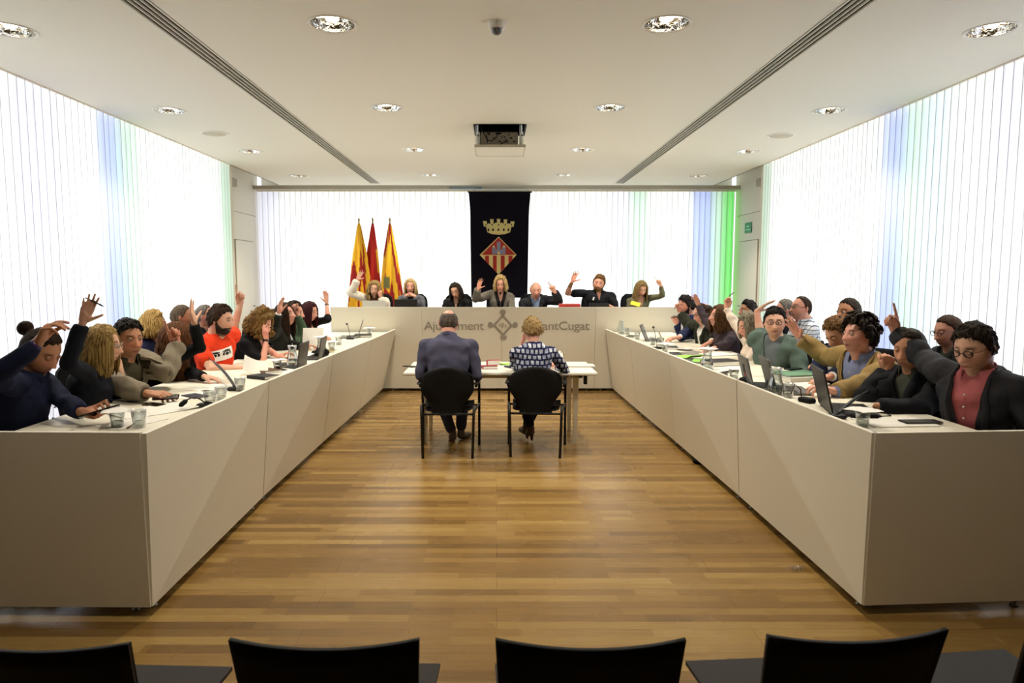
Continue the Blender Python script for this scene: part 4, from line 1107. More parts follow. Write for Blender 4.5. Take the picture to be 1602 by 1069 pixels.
    if bald >= 2: w = w*(1-gs(x, .038)*gs(y+.045, .035)*sst(z, .05, .08))
    off = -.007+(T*topk*(1+nz*(1.6 if hk in ('wavy', 'curly') else 1))+.007)*w
    nn = nrm3(hm*np.array([1/.075**2, 1/.095**2, 1/.115**2]))
    hv = hm+nn*off[:, None]
    if bald < 3:
        ac = Acc(); ac.add((HW(hv), HF))
        if hk == 'bun':
            c = HW(np.array([[0, -.135, .045]]))[0]; ac.add(ell(c, HR, (.042, .038, .042))); ac.add(tcap(HW(np.array([[0, -.09, .03]]))[0], c, .03, .03))
        if hk in ('short', 'wavy', 'crop', 'cap', 'bun'):
            big = {'short': 1.0, 'wavy': 1.9, 'crop': .5, 'cap': .8, 'bun': .5}[hk]; idx = [i for i in range(len(hm)) if w[i] > .75 and (z[i] > yl[i]+.022 or y[i] < -.03)]
            for i in rnd.sample(idx, min(len(idx), 230 if d < 8 else 110)):
                n_ = nn[i]; fl = np.array([hm[i][0]*1.2+.15*(.04 if rnd.random() < .5 else -.04), (.06 if hm[i][1] > -.02 else -.02), -.05-.6*max(0, .09-hm[i][2])]); 
                if hk == 'bun': fl = np.array([0, -.08, .03])
                if hk == 'wavy': fl = fl+np.array([rnd.uniform(-.1, .1), rnd.uniform(-.1, .1), rnd.uniform(-.05, .05)])
                fl = fl-n_*(fl@n_); fl = fl/max(1e-6, np.linalg.norm(fl)); fl = fl+np.cross(n_, fl)*rnd.uniform(-.5, .5)
                p0 = hv[i]-n_*.004; Ls = (.013+.012*rnd.random())*big; lift = rnd.uniform(.05, .30)
                pts = [p0, p0+(fl+n_*lift)*Ls*.5, p0+(fl+n_*lift*.6)*Ls, p0+(fl*1.0-n_*.05)*Ls*1.4]
                mbb = MB().tube([HW(q_[None])[0] for q_ in pts], [.0045*max(.7, big), .0060*max(.7, big), .0040*max(.7, big), .0006], 5); ac.add((mbb.v, mbb.f))
        if hk in ('long', 'bob', 'curly'):
            Lg = {'long': hair[2] if len(hair) > 2 else .34, 'bob': hair[2] if len(hair) > 2 else .16, 'curly': hair[2] if len(hair) > 2 else .22}[hk]; wav = hair[3] if len(hair) > 3 else (.6 if hk == 'curly' else .15)
            nl = (64 if d < 8 else 44) if wav > .25 else (110 if d < 8 else 64)
            for i in range(nl):
                az = rad(52+256*(i+rnd.random()*.6)/nl) ; tl_ = Lg*(.85+.25*rnd.random())
                lay = rnd.random()*(.4 if wav < .3 else 1)
                dx, dy = math.sin(az), math.cos(az)
                pts = []
                for t in (0, .33, .66, 1.0):
                    ph = rad(12+80*t); k = 1.08+.08*lay+.10*t
                    pts.append(np.array([dx*math.sin(ph)*.078*k, dy*math.sin(ph)*.100*k, math.cos(ph)*.116*(1.05+.05*lay)+.0]))
                pw = [HW(p[None])[0] for p in pts]
                dn = nrm(-Z*.75-up2*.25); outd = nrm(pw[-1]-H); outd = nrm(outd-dn*(outd@dn))
                last = pw[-1]; ns = 7; ph0 = rnd.random()*6
                for q in range(1, ns+1):
                    t = q/ns; o = (.010*math.sin(t*2.5) - .02*t*(dy > -.3) + .012*(dy < -.3)*t)
                    wv = wav*.02*math.sin(ph0+t*tl_*55); tang = np.cross(dn, outd)
                    pw.append(last+dn*tl_*t+outd*(o+wv)+tang*wv*.8)
                rw_ = .0155 if wav > .25 else .0105; rr = [.008]+[rw_]*(len(pw)-3)+[rw_*.8, .003]
                mbb = MB().tube(pw, rr, 6); ac.add((mbb.v, mbb.f))
        acc_obj('hair', ac, M_h, root)
        if hk == 'cap2': pass
    if beard and beard[1] >= .004:
        bt = beard[1] if len(beard) > 1 else .007
        yb = np.interp(y, [-.02, .0, .02, .05, .075, .1], [.02, .005, -.032, -.054, -.040, -.037])
        wb = sst(yb-z, -.002, .012)*sst(y, -.012, .002)
        mouth = np.exp(-(np.abs(x)/.021)**4)*np.exp(-(np.abs(z+.0618)/.0095)**4)*(y > .05)
        cheek = gs(np.abs(x)-.034, .012)*gs(z+.035, .012)*(y > .03)
        wb = wb*(1-np.clip(mouth*1.3, 0, 1))*(1-np.clip(cheek*1.2, 0, 1)); wb = np.where((z > -.046) & (y > .05) & ((np.abs(x) > .028) | (z > -.040)), 0, wb)
        ob = -.006+(bt+.006)*np.clip(wb, 0, 1)
        nb2 = nrm3(np.stack([x, y*.8, z*.5], -1)); bv = hm+nb2*ob[:, None]
        ac = Acc(); ac.add((HW(bv), HF)); acc_obj('beard', ac, hairmat('b%s' % (beard[0][0],), *beard[0]), root)
    # ---- glasses
    if glasses:
        gm = mat('spectacle frame %s' % (glasses,), glasses, .35, bscale=5); mb = MB()
        yy = ya+.0235
        for sg in (-1, 1):
            ring = [HW(np.array([[sg*.031+.0215*math.cos(t), yy-.004*abs(math.cos(t)), .011+.0165*math.sin(t)]]))[0] for t in np.linspace(0, 2*math.pi, 21)]
            mb.tube(ring, .003 if sum(glasses) < 80 else .0022, 6, cap=False)
            mb.tube([HW(np.array([p]))[0] for p in ([sg*.052, yy-.006, .017], [sg*.070, yy-.03, .017], [sg*.080, .0, .012], [sg*.081, -.012, .0])], .0016, 6)
        mb.tube([HW(np.array([p]))[0] for p in ([-.0095, yy, .013], [0, yy+.003, .015], [.0095, yy, .013])], .0017, 6)
        o = mb.obj('glasses', gm, root, True); o.data.transform(Matrix.Translation(-Vector(root.location)))
    # ---- garments
    def garment(nm, color, inf, sleeve, colr=True, neckr=.075, disp=.0052, vx=None, low=-.08, pattern=None, shd=None):
        g = Acc(); g.add(torso(inf, neckr=neckr, low=low))
        for sg, q in arms.items():
            S, E, W = q['S'], q['E'], q['W']; k = (.87 if fem else 1.0)*s
            slv = sleeve
            g.add(tcap(C7-U*.055+Rb*sg*.05, S, .050*k+inf, .053*k+inf, 14))
            if slv <= .01: continue
            if slv < 1:      # part of the upper arm
                g.add(tcap(S, S+(E-S)*slv, .054*k+inf, .052*k+inf+.004, 16)); continue
            fr = slv-1
            g.add(tcap(S, S+(E-S)*.4, .054*k+inf, .050*k+inf, 16)); g.add(tcap(S+(E-S)*.35, E, .050*k+inf, .041*k+inf, 16))
            m = E+(W-E)*min(.3, fr*.6); e = E+(W-E)*fr
            g.add(tcap(E, m, .041*k+inf, .0415*k+inf, 14)); rw = (.0415+(.0265-.0415)*fr)*k+inf*1.1+.003
            # blunt cuff
            fdv = nrm(W-E); mbq = MB().tube([m, m+(e-m)*.5, e], [.0415*k+inf, (.0415*k+inf+rw)/2, rw], 16); g.add((mbq.v, mbq.f))
        me = remesh(g, vx or (.008 if d < 6 else .010), 3, disp, .075)
        return me
    def cut_v(me, depth, wid, n_out=.03):
        """open a V at the front, from the neck down `depth`, half-width wid at the top"""
        bm = bmesh.new(); bm.from_mesh(me)
        top_ = Vector(C7+U*.06); bot = Vector(C7-U*depth); rb = Vector(Rb); ft = Vector(Ft); u = Vector(U)
        for sg in (-1, 1):
            e = (top_+rb*sg*wid-bot).normalized(); nrml = e.cross(ft).normalized()
            bmesh.ops.bisect_plane(bm, geom=bm.verts[:]+bm.edges[:]+bm.faces[:], plane_co=bot, plane_no=nrml, dist=1e-5)
        e1 = (top_+rb*wid-bot).normalized(); n1 = e1.cross(ft); n1 = n1 if n1.dot(rb) > 0 else -n1
        e2 = (top_-rb*wid-bot).normalized(); n2 = e2.cross(ft); n2 = n2 if n2.dot(-rb) > 0 else -n2
        c0 = Vector(C7)-u*.1
        dl = [f for f in bm.faces if (f.calc_center_median()-bot).dot(n1) < 0 and (f.calc_center_median()-bot).dot(n2) < 0 and (f.calc_center_median()-bot).dot(u) > 0 and (f.calc_center_median()-Vector(C7)).dot(ft) > -.005 and (f.calc_center_median()-Vector(C7)).dot(ft) < .165 and (f.calc_center_median()-Vector(C7)).dot(u) < .055 and abs((f.calc_center_median()-Vector(C7)).dot(rb)) < wid*1.35]
        bmesh.ops.delete(bm, geom=dl, context='FACES'); bm.to_mesh(me); bm.free()
        return me
    if top:
        tcol, sl = top[0], top[1]; extra = top[2] if len(top) > 2 else {}
        me = garment('shirt', tcol, .007, sl, neckr=extra.get('neckr', .072))
        if extra.get('v'): me = cut_v(me, extra['v'], extra.get('w', .05))
        m = extra.get('mat') or cloth('%s' % (tcol,), tcol, extra.get('var', .12))
        o = mesh_obj(extra.get('name', 'shirt'), me, m, root)
        if extra.get('v'): sd = o.modifiers.new('thick', 'SOLIDIFY'); sd.thickness = .003
        ret_shirt = o
        if extra.get('collar', False):
            mb = MB(); r0 = nr*1.16
            for sg in (-1, 1):
                pts0 = []; 
                for t in np.linspace(0, 1, 8):
                    an = rad(180-150*t)*sg; c = C7-U*.008+nrm(nb-C7)*.03+Ft*.006
                    pts0.append(c+Rb*math.sin(an)*(r0+.008)+Ft*math.cos(an)*(r0+.012)-U*.028*t)
                vs = []
                for t, p in zip(np.linspace(0, 1, 8), pts0):
                    ou = nrm(p-C7); vs += [p+U*.024, p+ou*.012-U*(.012+.022*t), p+ou*.016-U*(.012+.022*t), p+ou*.003+U*.027]
                fs = [(i*4+k, i*4+(k+1) % 4, i*4+4+(k+1) % 4, i*4+4+k) for i in range(7) for k in range(4)]+[(0, 1, 2, 3), (31, 30, 29, 28)]
                mb.add(vs, fs)
            o = mb.obj('collar', m, root, True); o.data.transform(Matrix.Translation(-Vector(root.location)))
        if extra.get('placket'):
            mbp = MB(); 
            for t in np.linspace(.1, .42, 6):
                p = C7-U*t+Ft*(.125+.03*gsf(t-.2, .1)); 
                mbp.add(*[[tuple(v) for v in ell(p, np.eye(3), (.006, .006, .006), 8, 6)[0]], ell(p, np.eye(3), (.006, .006, .006), 8, 6)[1]])
            o = mbp.obj('button', mat('shirt button', (200, 190, 175), .4, bscale=5), root, True); o.data.transform(Matrix.Translation(-Vector(root.location)))
    if jacket:
        jc = jacket[0]; je = jacket[1] if len(jacket) > 1 else {}
        me = garment('jacket', jc, .017, je.get('sleeve', 1.93), neckr=.082, disp=.0062)
        me = cut_v(me, je.get('v', .34), je.get('w', .085))
        jm = cloth('j%s' % (jc,), jc, je.get('var', .15), .8, .3, je.get('scale', 30))
        o = mesh_obj('jacket', me, jm, root); sd = o.modifiers.new('thick', 'SOLIDIFY'); sd.thickness = .004; sd.offset = 1
        if je.get('lapel', True):
            # lapels: flat strips following the jacket surface beside the opening
            bv = BVHTree.FromPolygons([v.co+Vector(root.location) for v in me.vertices], [tuple(p.vertices) for p in me.polygons]); mb = MB()
            for sg in (-1, 1):
                vs = []
                dep, wd_ = je.get('v', .34), je.get('w', .085); K = 14
                for t in np.linspace(0, 1, K):
                    b = C7-U*dep; tp = C7+U*.035+Rb*sg*wd_*.9
                    inn = b+(tp-b)*t; lw = .055*math.sin(math.pi*min(1, t*.95+.03))**.7 * (1 if t < .72 else .75) + .004
                    for q in (0, .5, 1):
                        p = inn+Rb*sg*(lw*q+.002)
                        hit = bv.ray_cast(Vector(p+Ft*.5), Vector(-Ft))
                        pp = np.array(hit[0]) if hit[0] is not None else p
                        if (pp-C7)@Ft < -.01: pp = p+Ft*.02
                        vs.append(pp+Ft*(.014+.006*math.sin(math.pi*q)))
                n0 = len(vs); vs += [v-Ft*.008 for v in vs]
                fs = []
                for i in range(K-1):
                    for q in range(2): aa = i*3+q; fs += [(aa, aa+1, aa+4, aa+3), (aa+n0, aa+3+n0, aa+4+n0, aa+1+n0)]
                    for q in (0, 2): aa = i*3+q; fs.append((aa, aa+3, aa+3+n0, aa+n0))
                for i in (0, K-1):
                    for q in range(2): aa = i*3+q; fs.append((aa, aa+1, aa+1+n0, aa+n0))
                mb.add(vs, fs)
            o = mb.obj('lapel', jm, root, True); o.data.transform(Matrix.Translation(-Vector(root.location)))
        if je.get('cuff'):
            for sg, q in arms.items():
                E, W = q['E'], q['W']; mb = MB(); k = (.87 if fem else 1)*s
                mb.tube([E+(W-E)*.88, E+(W-E)*.99], [.038*k, .035*k], 16)
                o = mb.obj('cuff', cloth('cuff%s' % (je['cuff'],), je['cuff'], .05), root, True); o.data.transform(Matrix.Translation(-Vector(root.location)))
    if not top: ret_shirt = None
    # trousers and shoes
    g = Acc(); 
    for sg in (-1, 1):
        hj, K, An, fdv = legp[sg]
        g.add(tcap(hj, K, .088*s, .064*s, 16)); g.add(tcap(K, An+(K-An)*.12, .063*s, .050*s, 16))
    g.add(tcap(HIP-Rb*.06, HIP+Rb*.06, .112*s, .112*s, 16)); g.add(torso(.004, low=-.1) if False else tcap(HIP, HIP+U*.10, .12*s, .12*s, 18))
    tc = trousers[0]; me = remesh(g, .011, 2, .003, .08); mesh_obj('trousers', me, cloth('t%s' % (tc,), tc, .15), root)
    for sg in (-1, 1):
        hj, K, An, fdv = legp[sg]; h = Acc(); heel = trousers[1] if len(trousers) > 1 else 0
        A0 = An-Z*.035; h.add(tcap(A0, A0+fdv*.05-Z*.012, .043, .040, 14)); h.add(tcap(A0+fdv*.04-Z*.015, A0+fdv*.16-Z*.028, .038, .030, 14)); h.add(tcap(An+Z*.01, A0, .038, .042, 12))
        if heel:
            h.add(tcap(A0-fdv*.02, A0-fdv*.03-Z*.07, .024, .014, 10))
        me = remesh(h, .007, 2)
        bm = bmesh.new(); bm.from_mesh(me); zf = floor+.006
        for v in bm.verts:
            if v.co.z < zf and not heel: v.co.z = zf
        bm.to_mesh(me); bm.free()
        mesh_obj('shoe', me, mat('shoe %s' % (shoes,), shoes, .5, bscale=40, bump=.1), root)
    for sg, q in arms.items():
        for acc_ in q['A'].get('wear', ()):
            E, W = q['E'], q['W']; ax = nrm(W-E); kind_, c = acc_[0], acc_[1]; k = (.87 if fem else 1)*s
            ctr = W-ax*(acc_[2] if len(acc_) > 2 else .02); mb = MB(); r = .030*k
            mb.tube([ctr-ax*.009, ctr+ax*.009], [r+.001, r+.001], 18)
            if kind_ == 'watch':
                nn_ = -nrm(q['N']); side_ = nrm(nn_-ax*(nn_@ax)); P0 = ctr+side_*(r-.004); mb.tube([P0, P0+side_*.014], [.021, .020], 20)
            o = mb.obj('wristwatch' if kind_ == 'watch' else 'bracelet', mat('wrist band %s' % (c,), c, .35, bscale=8), root, True); o.data.transform(Matrix.Translation(-Vector(root.location)))
    if chair:
        ch_ = body if legdir is None else legdir; cp = HIP-dirv(ch_)*.04; place_office((cp[0], cp[1], floor), ch_, chair)
    return dict(root=root, H=H, HR=HR, hs=hs, HW=HW, C7=C7, U=U, Ft=Ft, Rb=Rb, HIP=HIP, arms=arms, tl=tl, shirt=ret_shirt)
def nrm3(a): return a/np.maximum(1e-9, np.linalg.norm(a, axis=1))[:, None]
def gsf(x, s): return math.exp(-(x/s)**2/2)
def pen(label, p, q, color=(20, 20, 24), r=.0045):
    p, q = Vector(p), Vector(q); d = (q-p).normalized()
    t = thing('pen', label, 'pen', tuple(p))
    MB().tube([Vector(), (q-p)*.88], r, 8).obj('barrel', mat('pen %s' % (color,), color, .3, bscale=6), t, True)
    MB().tube([(q-p)*.88, q-p], [r*.9, .001], 8).obj('tip', M_grey, t, True)
    return t
PEOPLE = {}
def P_(key, *a, **k):
    PEOPLE[key] = person(*a, **k)
def held_pen(key, side_, label, px0, px1, color=(20, 20, 24)):
    if key in PEOPLE:
        W = PEOPLE[key]['arms'][side_]['W']; D = PEOPLE[key]['arms'][side_]['D']; y = (W+D*.09)[1]
        a, b = at(*px0, y), at(*px1, y); pen(label, a, b, color)
SB = .57
# ---- left row, front to back
P_('L1', 'person with a dark bun and moustache in navy shirt at the left edge', (64, 549), 3.72, face=103, pitch=-34, body=78, lean=14, side=2, skin='tan',
   hair=('bun', BROWN), beard=(DARK, .003), top=((24, 30, 54), 1.95, dict(collar=True, placket=True)), eyes='down', legdir=84,
   R=dict(E=(-8, 590), W=(60, 537), tip=(84, 492), pose='droop', palm=(1, .2, -.2), wear=[('bracelet', (60, 40, 90), .012)]), Lf=dict(T=(147, 661), tip=(172, 652), pose='grip', palm=(.3, -.3, 1)),
   chair='black office chair behind the man with a bun, at the left edge')
P_('L2', 'person with straight blond hair and black jacket, hand high with a pen', (160, 541), 4.22, face=74, pitch=-8, body=72, lean=10, skin='light', fem=1,
   hair=('long', ((96, 72, 40), (178, 148, 88)), .17, .03), glasses=(170, 160, 140), top=((20, 22, 30), 1.9, dict(collar=True, placket=False)), 
   R=dict(E=(107, 566), W=(130, 504), tip=(143, 466), pose='open', palm=(.5, -1, 0)), Lf=dict(P=(189, 584), d=4.42, pole=(212, 640), tip=(181, 552), pose='relax', palm=(-1, 0, 0)),
   chair='black office chair behind the blond woman in the black jacket')
P_('L3', 'person with short dark hair in beige blazer and olive shirt, pointing one finger up', (200, 531), 4.62, face=122, pitch=-6, body=108, lean=10, skin='tan',
   hair=('short', ((20, 18, 18), (52, 46, 42))), top=((66, 62, 46), 1.97, dict(collar=True)), jacket=((126, 116, 98), dict(v=.40, w=.10)), eyes='half',
   Lf=dict(E=(262, 583), W=(277, 540), tip=(266, 504), pose='point', palm=(.6, -.6, 0), ef=False, wf=True), R=dict(T=(252, 626), tip=(286, 620), pose='relax', palm=(0, .3, -1)),
   chair='black office chair behind the man in the beige blazer')
P_('L4', 'person with very long dark hair ending in ginger curls, black top, arm raised', (278, 531), 5.2, face=58, pitch=-26, body=80, lean=24, skin='light', fem=1,
   hair=('long', GINGER, .40, .5), top=((14, 14, 17), 1.93, {}), R=dict(E=(318, 541), W=(304, 505), tip=(298, 474), pose='open', palm=(1, 0, 0), ef=True, wf=False), Lf=dict(T=(330, 594), tip=(348, 596), pose='relax'),
   chair='black office chair behind the long-haired woman bowing over the left desk')
P_('L5', 'person with dark hair and full beard in an orange T-shirt, finger raised', (345, 501), 5.95, face=92, pitch=-10, body=122, lean=8, skin='light',
   hair=('short', BROWN), beard=(DARK, .009), top=((222, 62, 30), .62, dict(var=.06)), Lf=dict(E=(364, 517), W=(377, 474), tip=(374, 444), pose='point', palm=(.6, -.8, 0), ef=True, wf=True), 
   R=dict(E=(331, 577), W=(384, 577), tip=(402, 573), pose='grip', palm=(0, .4, -1), ef=False, wf=True, **{'raise': 0}), eyes='half', chair='black office chair behind the man in the orange T-shirt')
P_('L6', 'person with curly blond hair in a black T-shirt resting the face in one hand', (408, 506), 6.6, face=100, pitch=-30, body=95, lean=22, skin='pink', fem=1, width=1.12,
   hair=('curly', ((70, 48, 24), (150, 118, 66)), .12, 1.3), top=((18, 18, 21), .72, dict(v=.14, w=.09)), eyes='down',
   R=dict(P=(417, 532), d=6.45, pole=(398, 590), pd=6.3, tip=(412, 499), pose='relax', palm=(.3, .9, 0), wear=[('bracelet', (16, 14, 14), -.04+.05)]), Lf=dict(T=(436, 558), tip=(448, 553), pose='relax'),
   chair='black office chair behind the curly blond woman')
P_('L7', 'person with long brown hair, dark jacket and white cuff, hand raised beside face', (446, 493), 7.35, face=98, pitch=8, body=88, lean=8, skin='pink', fem=1,
   hair=('long', BROWN, .24, .1), jacket=((34, 34, 30), dict(v=.28, cuff=(225, 225, 220))), top=((200, 200, 195), 1.9, {}), 
   R=dict(E=(424, 523), W=(436, 490), tip=(441, 465), pose='flat', palm=(.9, -.3, 0), ef=False, wf=False), Lf=dict(T=(475, 543), tip=(485, 541)), chair='black office chair behind the brown-haired woman in the dark jacket')
P_('L8', 'person mostly hidden between two women, green sleeve bent with a fist held up', (460, 490), 7.95, face=88, pitch=-5, body=95, lean=6, skin='pink', hair=('short', BROWN),
   top=((74, 96, 74), 1.95, {}), R=dict(E=(474, 521), W=(465, 492), tip=(458, 476), pose='fist', palm=(.3, -1, 0), ef=False, wf=False), chair='black office chair behind the person with the green sleeve')
P_('L9', 'person with dark red hair and black top, raising a bare forearm with bracelet', (484, 488), 8.65, face=104, pitch=-14, body=100, lean=8, skin='pink', fem=1, width=1.15,
   hair=('long', RED, .2, .2), top=((20, 18, 22), 1.25, dict(v=.14, w=.07)), eyes='down', Lf=dict(E=(513, 500), W=(511, 474), tip=(509, 452), pose='open', palm=(.4, -.8, 0), ef=False, wf=True, wear=[('bracelet', (60, 60, 50), .03)]),
   R=dict(T=(510, 532), tip=(523, 527), pose='pen'), chair='black office chair behind the red-haired woman')
# ---- left back row
P_('BL1', 'person with chin-length blond hair and navy top, seated behind the left row', (241, 510), 6.3, face=72, body=85, lean=2, seat=.45, floor=0, skin='light', fem=1, hair=('bob', BLOND, .10, .3), top=((24, 28, 58), 1.9, {}), vox=.008,
   chair='black office chair under the blond woman in navy by the left blinds')
P_('BL2', 'person with short grey-brown hair half hidden behind a raised hand, by the left blinds', (285, 497), 6.8, face=68, body=85, lean=2, seat=.45, floor=0, skin='tan', hair=('crop', ((70, 58, 46), (110, 96, 78))), top=((60, 62, 70), 1.9, {}), vox=.008,
   chair='black office chair under the short-haired man by the left blinds')
P_('BL3', 'person with balding grey hair in a dark jacket, behind the orange T-shirt', (321, 496), 7.2, face=76, body=85, lean=2, seat=.45, floor=0, skin='pink', hair=('crop', GREY), bald=1, top=((210, 210, 205), 1.9, {}), jacket=((26, 28, 36), {}), vox=.008,
   chair='black office chair under the balding man in the dark jacket by the left blinds')
# ---- right row, front to back
P_('R1', 'person with glasses, charcoal jacket and pink-red shirt, reaching up at the right edge', (1524, 545), 3.62, face=-114, pitch=-20, body=-118, lean=8, skin='light', width=1.04,
   hair=('short', DARK), glasses=(20, 20, 22), top=((170, 92, 94), 1.97, dict(collar=True, placket=True)), jacket=((44, 44, 48), dict(v=.60, w=.095)), eyes='down',
   R=dict(E=(1447, 562), W=(1401, 520), tip=(1387, 468), pose='point', palm=(-.8, -.6, 0), ef=True, wf=True), Lf=dict(T=(1568, 652), tip=(1540, 655), pose='relax', out=.2), legdir=-84, chair='black office chair behind the man in the charcoal jacket, at the right edge')
P_('R2', 'person in a black jacket with short dark hair, wrist watch raised before the face', (1424, 546), 4.2, face=-122, pitch=-14, body=-108, lean=8, skin='tan',
   hair=('crop', DARK), beard=(DARK, .002), top=((60, 62, 54), 1.9, dict(collar=True)), jacket=((20, 21, 26), dict(v=.26)), eyes='down',
   R=dict(P=(1388, 582), d=4.35, pole=(1378, 660), pd=4.5, tip=(1391, 545), pose='fist', palm=(.2, 1, 0), wear=[('watch', (22, 22, 24), .012)]), Lf=dict(T=(1372, 636), tip=(1415, 641), pose='flat', palm=(-.6, .3, .9)),
   chair='black office chair behind the man with the wrist watch')
P_('R3', 'person with thick wavy dark hair and tan blazer, arm stretched up', (1343, 526), 4.78, face=-102, pitch=4, body=-112, lean=8, skin='pink',
   hair=('wavy', DARK), top=((120, 128, 160), 1.98, dict(collar=True, placket=True)), jacket=((140, 116, 70), dict(v=.5, w=.12, cuff=(150, 150, 180))),
   R=dict(E=(1296, 560), W=(1250, 529), tip=(1229, 492), pose='open', palm=(-1, -.5, 0), ef=True, wf=True), Lf=dict(T=(1305, 614), tip=(1290, 608), pose='relax', out=.2), chair='black office chair behind the man in the tan blazer')
P_('R4', 'person with brown hair and navy jacket bowing the head beside tan blazer', (1312, 521), 5.35, face=-108, pitch=-38, body=-112, lean=16, skin='light', hair=('short', LBROWN),
   top=((214, 214, 212), 1.96, {}), jacket=((34, 40, 66), dict(v=.5, w=.13)), eyes='down', Lf=dict(T=(1278, 600), tip=(1268, 597)), chair='black office chair behind the bowing man in the navy jacket')
P_('R5', 'person with black hair, glasses and green cardigan, forearm arched over the head', (1212, 505), 6.0, face=-158, pitch=-4, body=-140, lean=4, skin='light', width=1.02,
   hair=('short', BLACKH), glasses=(24, 20, 22), beard=(DARK, .002), top=((96, 104, 108), 1.3, {}), jacket=((84, 100, 92), dict(v=.5, w=.09, sleeve=1.22, lapel=False)), eyes='half',
   R=dict(E=(1190, 527), W=(1184, 487), tip=(1205, 472), pose='flat', palm=(-.2, -.3, -1), ef=True, wf=True), Lf=dict(rest=(.1, .3, 0)), chair='black office chair behind the man in the green cardigan')
P_('R6', 'person with a grey bob and pale pink jacket, pen held up', (1172, 511), 6.6, face=-96, pitch=-18, body=-100, lean=16, skin='pink', fem=1, hair=('bob', ((84, 78, 66), (160, 150, 128)), .10, .1),
   top=((224, 206, 190), 1.96, {}), R=dict(E=(1153, 512), W=(1136, 483), tip=(1140, 466), pose='pen', palm=(-.6, -.8, 0), ef=True, wf=True), Lf=dict(P=(1186, 540), d=6.45, pole=(1165, 590), pd=6.3, tip=(1180, 523), pose='fist', palm=(0, .9, 0)),
   chair='black office chair behind the grey-haired woman in pale pink', eyes='down')
P_('R7', 'person with long brown hair in a mottled dark purple blouse, hand raised', (1126, 496), 7.3, face=-92, pitch=4, body=-100, lean=6, skin='pink', fem=1, width=1.12, hair=('long', ((46, 30, 22), (110, 76, 46)), .17, .4),
   top=((58, 48, 54), 1.94, dict(var=.5)), R=dict(E=(1104, 503), W=(1093, 478), tip=(1087, 462), pose='relax', palm=(-.8, -.6, 0), ef=True, wf=True), Lf=dict(T=(1098, 556), tip=(1090, 552)), chair='black office chair behind the woman in the dark purple blouse')
P_('R8', 'person with thinning dark hair and dark olive jacket, white cuff, pen raised', (1100, 491), 7.95, face=-94, pitch=-16, body=-102, lean=8, skin='pink', hair=('short', BROWN), bald=2, glasses=(60, 30, 24),
   top=((230, 230, 226), 1.9, dict(collar=True)), jacket=((38, 40, 30), dict(v=.34, cuff=(228, 226, 220))), R=dict(E=(1079, 510), W=(1064, 491), tip=(1061, 474), pose='pen', palm=(-.8, -.6, 0), ef=True, wf=True), Lf=dict(T=(1105, 551), tip=(1091, 546), pose='relax', out=.2),
   chair='black office chair behind the man in the dark olive jacket', eyes='down')
P_('R9', 'person with dark beard and navy suit, at far end of the right row', (1073, 479), 8.7, face=-98, pitch=-10, body=-100, lean=12, skin='pink', hair=('short', BLACKH), beard=(DARK, .008),
   top=((220, 222, 228), 1.9, dict(collar=True)), jacket=((28, 34, 66), dict(v=.3, cuff=(225, 225, 230))), R=dict(P=(1060, 507), d=8.8, pole=(1062, 540), pd=8.7, tip=(1056, 496), pose='fist', palm=(.2, 1, 0)), Lf=dict(T=(1058, 532), tip=(1048, 529)),
   chair='black office chair behind the bearded man in the navy suit')
# ---- right back row
P_('BR1', 'person with black hair barely visible behind the raised pale pink sleeve', (1170, 487), 8.4, face=-100, body=-90, lean=2, seat=.45, floor=0, skin='tan', hair=('short', BLACKH), top=((30, 30, 36), 1.9, {}), vox=.009, chair='black office chair of the black-haired visitor by the right blinds')
P_('BR2', 'person with short grey hair behind the green cardigan, by the right blinds', (1228, 486), 7.55, face=-72, body=-90, lean=2, seat=.45, floor=0, skin='pink', hair=('crop', GREY), top=((220, 220, 220), 1.9, dict(collar=True)), jacket=((30, 32, 42), {}), vox=.008, chair='black office chair of the grey-haired visitor by the right blinds')
plaid = None
P_('BR3', 'person with receding hair and glasses in a checked shirt, by the right blinds', (1253, 483), 7.1, face=-98, pitch=4, body=-88, lean=0, seat=.45, floor=0, skin='pink', hair=('crop', BROWN), bald=1, glasses=(26, 24, 26), top=((176, 184, 196), 1.95, dict(collar=True, mat=mat('plaid', (176, 184, 196)))), vox=.0075, chair='black office chair of the visitor in the checked shirt')
P_('BR4', 'person with dark hair and high forehead behind the wavy-haired man', (1328, 489), 6.0, face=-105, pitch=-5, body=-90, lean=2, seat=.45, floor=0, skin='tan', hair=('crop', DARK), top=((32, 40, 76), 1.9, {}), vox=.0075, chair='black office chair of the visitor behind the tan blazer')
P_('BR5', 'person with short brown hair and glasses seated behind the charcoal jacket', (1484, 519), 5.2, face=-97, pitch=-14, body=-92, lean=4, seat=.45, floor=0, skin='pink', hair=('crop', ((34, 24, 18), (74, 54, 38))), glasses=(60, 40, 30), top=((60, 66, 56), 1.9, {}), jacket=((26, 28, 34), {}), eyes='half', vox=.006, chair='black office chair of the visitor with glasses at the right')
